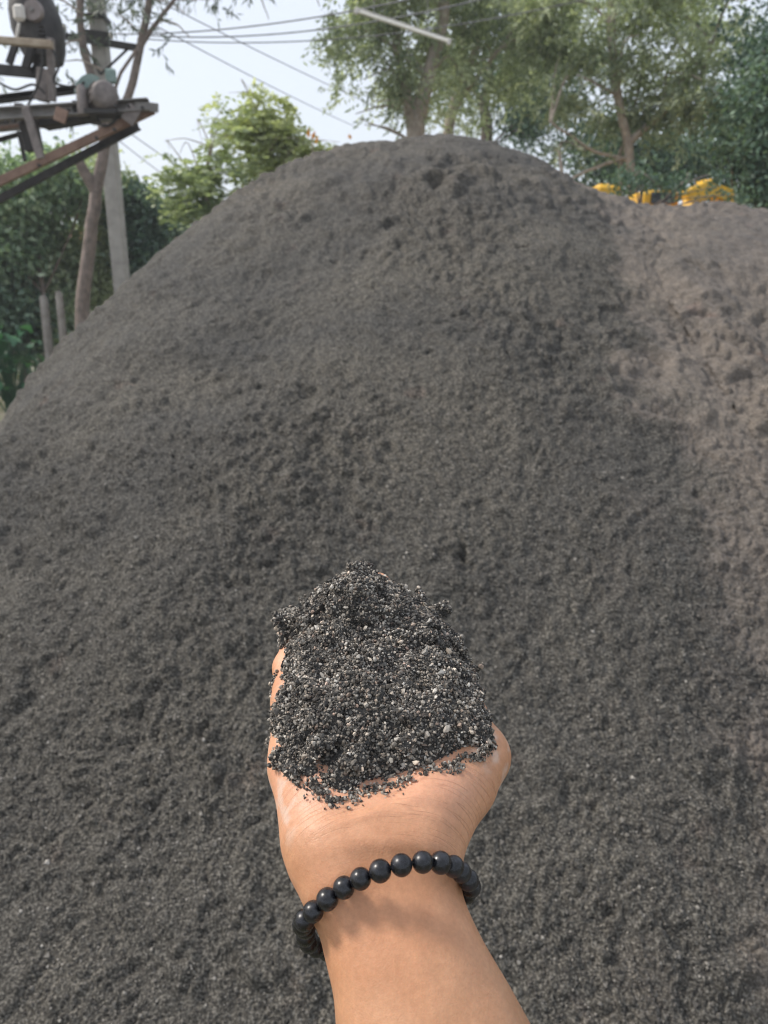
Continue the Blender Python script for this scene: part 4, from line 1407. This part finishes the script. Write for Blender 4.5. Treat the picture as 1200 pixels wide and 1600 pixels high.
def grain_mesh(name, C, R, mat, parent, rng, origin=None):
    V0, F0 = icosa()
    n = len(C)
    jit = rng.uniform(.55, 1.3, (n, 12, 1))
    sc = rng.uniform(.5, 1.3, (n, 1, 3))
    q = unit(rng.normal(size=(n, 4)))
    w, x, y, z = q.T
    Rm = np.stack([1 - 2 * (y * y + z * z), 2 * (x * y - z * w), 2 * (x * z + y * w), 2 * (x * y + z * w), 1 - 2 * (x * x + z * z), 2 * (y * z - x * w), 2 * (x * z - y * w), 2 * (y * z + x * w), 1 - 2 * (x * x + y * y)], 1).reshape(n, 3, 3)
    V = np.einsum('nij,nkj->nki', Rm, V0[None] * jit * sc) * R[:, None, None] + C[:, None, :]
    F = (F0[None] + (np.arange(n) * 12)[:, None, None]).reshape(-1, 3)
    tone = np.repeat(np.clip(rng.random(n) * .9 + .22 * noise3((C - C.mean(0)).astype(np.float32), .012, 77), 0, 1), 12); hue = np.repeat(rng.random(n), 12)
    return mesh_obj(name, V.reshape(-1, 3), F, mat, parent, False, origin=origin, attrs={'tone': tone, 'hue': hue})


gm = NT('sand_grain')
tn = gm.attr('tone')
c = gm.ramp(tn, [(0, (.022, .021, .021)), (.25, (.050, .047, .043)), (.54, (.15, .14, .125)), (.82, (.34, .32, .29)), (1, (.66, .63, .58))])
c = gm.mix(1.0, c, gm.ramp(gm.attr('hue'), [(0, (1.0, 1.0, .99)), (.5, (1.05, 1, .94)), (.88, (1.12, 1.0, .88)), (1, (1.28, .95, .82))]), 'MULTIPLY')
gm.base(c); gm.set(Roughness=.6); gm.b.inputs['Specular IOR Level'].default_value = .5


def tri_sample(V, F, n, rng):
    a, b, c_, d = (V[F[:, i]] for i in range(4))
    ar = np.linalg.norm(np.cross(c_ - a, d - b), axis=1)
    k = rng.choice(len(F), n, p=ar / ar.sum())
    u, v = rng.random((2, n, 1))
    P = a[k] * (1 - u) * (1 - v) + b[k] * u * (1 - v) + c_[k] * u * v + d[k] * (1 - u) * v
    N = unit(np.cross(c_ - a, d - b))[k]
    return P, N


rg = np.random.default_rng(21)
P, N = tri_sample(MVt, MF, 54000, rg)
N = np.where(((P - palm(0, 90, -30)) * N).sum(1, keepdims=True) < 0, -N, N)
Rr = np.exp(rg.normal(math.log(.00058), .36, len(P)))
Rr = np.clip(Rr, .0004, .0016)
P = P + N * (rg.uniform(-.5, 1.5, len(P)) * Rr)[:, None]
inside = sd_hand(P) > -.0004
nn_ = ((P - W0) @ e_n * 1000)
keep = inside & (nn_ > 3)
P, Rr = P[keep], Rr[keep]
# loose grains and little clumps lying on the skin just in front of the sand
C2, R2 = [], []
for i in range(420):
    k = rg.integers(0, len(front) - 1)
    f_ = rg.random()
    px = front[k][0] * (1 - f_) + front[k + 1][0] * f_ + rg.normal() * 5
    py = front[k][1] * (1 - f_) + front[k + 1][1] * f_ + abs(rg.normal()) * 7 - 3
    d = cs(px, py, 1.0)
    t = .29
    for _ in range(40):
        s_ = sd_hand((d * t)[None])[0]
        if abs(s_) < 5e-5: break
        t += s_ * .7
    if abs(s_) > 3e-4: continue
    for j in range(rg.integers(1, 7) if rg.random() < .5 else 1):
        C2.append(d * t + rg.normal(size=3) * (.0009 if j else 0) - d * .0004 * (1 + j * .5)); R2.append(.00072 * rg.uniform(.6, 1.4))
P = np.concatenate([P, C2]); Rr = np.concatenate([Rr, R2])
gr = grain_mesh('grain', cs2world(P), Rr, gm.m, handful, rg)
gr['kind'] = 'stuff'

# loose crumbs lying on the near slope of the dark heap
V_ = np.empty(len(h1.data.vertices) * 3, np.float32); h1.data.vertices.foreach_get('co', V_); V_ = V_.reshape(-1, 3)
near = (V_[:, 1] < 2.3) & (V_[:, 1] > .55) & (np.abs(V_[:, 0]) < .25 + .62 * V_[:, 1])
cand = np.where(near)[0]
wgt = 1 / np.maximum(V_[cand, 1], .5) ** -1.2
wgt = wgt * (.35 + sstep(-.3, .4, noise3(V_[cand], .16, 700)))
k = rg.choice(cand, 34000, p=wgt / wgt.sum())
Cc = V_[k] + rg.normal(size=(len(k), 3)) * .0012
Rc = np.clip(np.exp(rg.normal(math.log(.0026), .34, len(k))), .0013, .0075)
O0 = np.array([(1, 0, 0), (-1, 0, 0), (0, 1, 0), (0, -1, 0), (0, 0, 1), (0, 0, -1)], float)
OF = np.array([(0, 2, 4), (2, 1, 4), (1, 3, 4), (3, 0, 4), (2, 0, 5), (1, 2, 5), (3, 1, 5), (0, 3, 5)])
q_ = unit(rg.normal(size=(len(k), 3))); q2 = unit(np.cross(q_, rg.normal(size=(len(k), 3)))); q3 = np.cross(q_, q2)
Rm = np.stack([q_, q2, q3], 2)
Vc = np.einsum('nij,nkj->nki', Rm, O0[None] * rg.uniform(.6, 1.2, (len(k), 6, 1))) * Rc[:, None, None] + Cc[:, None]
Fc = (OF[None] + (np.arange(len(k)) * 6)[:, None, None]).reshape(-1, 3)
cm = NT('sand_crumb')
c = cm.ramp(cm.attr('tone'), [(0, (.05, .046, .042)), (.6, (.105, .097, .086)), (.93, (.17, .158, .14)), (1, (.34, .32, .29))])
c = cm.mix(1.0, c, cm.ramp(cm.noise(330, 3, .7), [(.3, (.6, .6, .6)), (.7, (1.35, 1.33, 1.3))]), 'MULTIPLY')
cm.base(cm.mix(cm.attr('brown'), c, (.16, .132, .11))); cm.set(Roughness=.8)
co = mesh_obj('crumb', Vc.reshape(-1, 3), Fc, cm.m, h1, False, attrs={'tone': np.repeat(rg.random(len(k)), 6), 'brown': np.repeat(brownness(Cc.astype(np.float32)) * .8, 6)})
co['kind'] = 'stuff'

# ------------------------------------------------------------------ bead bracelet
Lp, Rp = cs(477, 1459, .309), cs(725, 1386, .309)
Mp = (Lp + Rp) / 2
Fp = cs(606, 1357, .2815)
ux = (Rp - Lp) / 2; un = Fp - Mp
tt = np.linspace(0, 2 * np.pi, 2001)
path = Mp + np.cos(tt)[:, None] * ux + np.sin(tt)[:, None] * un
# keep every bead clear of the skin
BR = .0042
for _ in range(12):
    s_ = sd_hand(path); e = 5e-4
    gd = unit(np.stack([(sd_hand(path + np.eye(3)[i] * e) - s_) / e for i in range(3)], 1))
    push = np.maximum(BR * .80 - s_, 0)
    path = path + gd * push[:, None]
acc_ = np.concatenate([[0], np.cumsum(np.linalg.norm(np.diff(path, axis=0), axis=1))])
per = acc_[-1]
nb = int(round(per / (BR * 1.96)))
br_o = cs2world(Mp)
bracelet = empty('bracelet', tuple(br_o), label='bracelet of round black beads worn on the wrist', cat='bracelet')
bm_ = NT('black_bead')
f = bm_.noise(260, 5, .65)
bm_.base(bm_.ramp(f, [(.45, (.004, .004, .005)), (.75, (.030, .032, .042))]))
bm_.b.inputs['Roughness'].default_value = .34
bm_.l(bm_.ramp(bm_.noise(400, 3, .6), [(.3, (.22,) * 3), (.7, (.38,) * 3)]), bm_.b.inputs['Roughness'])
bm_.bump(f, .12, .0006)


def bead_mesh(r, sq, seed):
    nu, nv = 24, 14
    V, F = [], []
    hole = .16
    for j in range(nv + 1):
        a = hole + (math.pi - 2 * hole) * j / nv
        for i in range(nu):
            b = 2 * math.pi * i / nu
            V.append((r * math.sin(a) * math.cos(b), r * math.sin(a) * math.sin(b), r * sq * math.cos(a)))
    for j in range(nv):
        for i in range(nu):
            F.append((j * nu + i, (j + 1) * nu + i, (j + 1) * nu + (i + 1) % nu, j * nu + (i + 1) % nu))
    for j, z in ((0, 1), (nv, -1)):
        k = len(V); V.append((0, 0, z * r * sq * .90))
        for i in range(nu): F.append((j * nu + i, j * nu + (i + 1) % nu, k) if z > 0 else (j * nu + (i + 1) % nu, j * nu + i, k))
    me = bpy.data.meshes.new('bead'); me.from_pydata(V, [], F)
    me.polygons.foreach_set('use_smooth', np.ones(len(F), bool)); me.materials.append(bm_.m)
    return me


bms = [bead_mesh(BR * 1.01, .985, 0), bead_mesh(BR * 1.03, .98, 1), bead_mesh(BR * .985, .99, 2)]
pw = cs2world(path)
for i in range(nb):
    s_ = per * i / nb
    k = int(np.searchsorted(acc_, s_)) % 2000
    c_ = pw[k]; tdir = Vector(pw[(k + 5) % 2000] - pw[k - 5])
    o = bpy.data.objects.new('bead', bms[(i * 7) % 3]); COL.objects.link(o); o.parent = bracelet
    o.location = (c_ - br_o).tolist()
    o.rotation_mode = 'QUATERNION'
    o.rotation_quaternion = tdir.to_track_quat('Z', 'Y') @ Vector((0, 0, 1)).rotation_difference(Vector((.05 * math.sin(i * 3.1), .05 * math.cos(i * 2.3), 1)))
mb = MB(); mb.tube([tuple(p) for p in pw[::40]], .0006, 6); mb.build('cord', M['rubber'], bracelet, smooth=True)

# ------------------------------------------------------------------ hazy air
hm = bpy.data.materials.new('hazy_air'); hm.use_nodes = True
ht = hm.node_tree; ht.nodes.clear()
ho = ht.nodes.new('ShaderNodeOutputMaterial'); hv = ht.nodes.new('ShaderNodeVolumePrincipled')
hv.inputs['Color'].default_value = (.90, .94, 1.0, 1); hv.inputs['Density'].default_value = .0024
hv.inputs['Anisotropy'].default_value = .2
ht.links.new(hv.outputs[0], ho.inputs['Volume'])
mb = MB()
V = [(x, y, z) for x in (-102, 102) for y in (-102, 102) for z in (-1.2, 14)]
mb.add(V, [[0, 1, 3, 2], [4, 6, 7, 5], [0, 4, 5, 1], [2, 3, 7, 6], [0, 2, 6, 4], [1, 5, 7, 3]])
tag(mb.build('haze', hm), 'thin pale haze in the air over the yard', 'haze', kind='stuff')

if __name__ == '__main__':
    print('TRIS', sum(sum(len(p.vertices) - 2 for p in o.data.polygons) if len(o.data.polygons) < 5000 else len(o.data.loops) - 2 * len(o.data.polygons) for o in bpy.data.objects if o.type == 'MESH'))
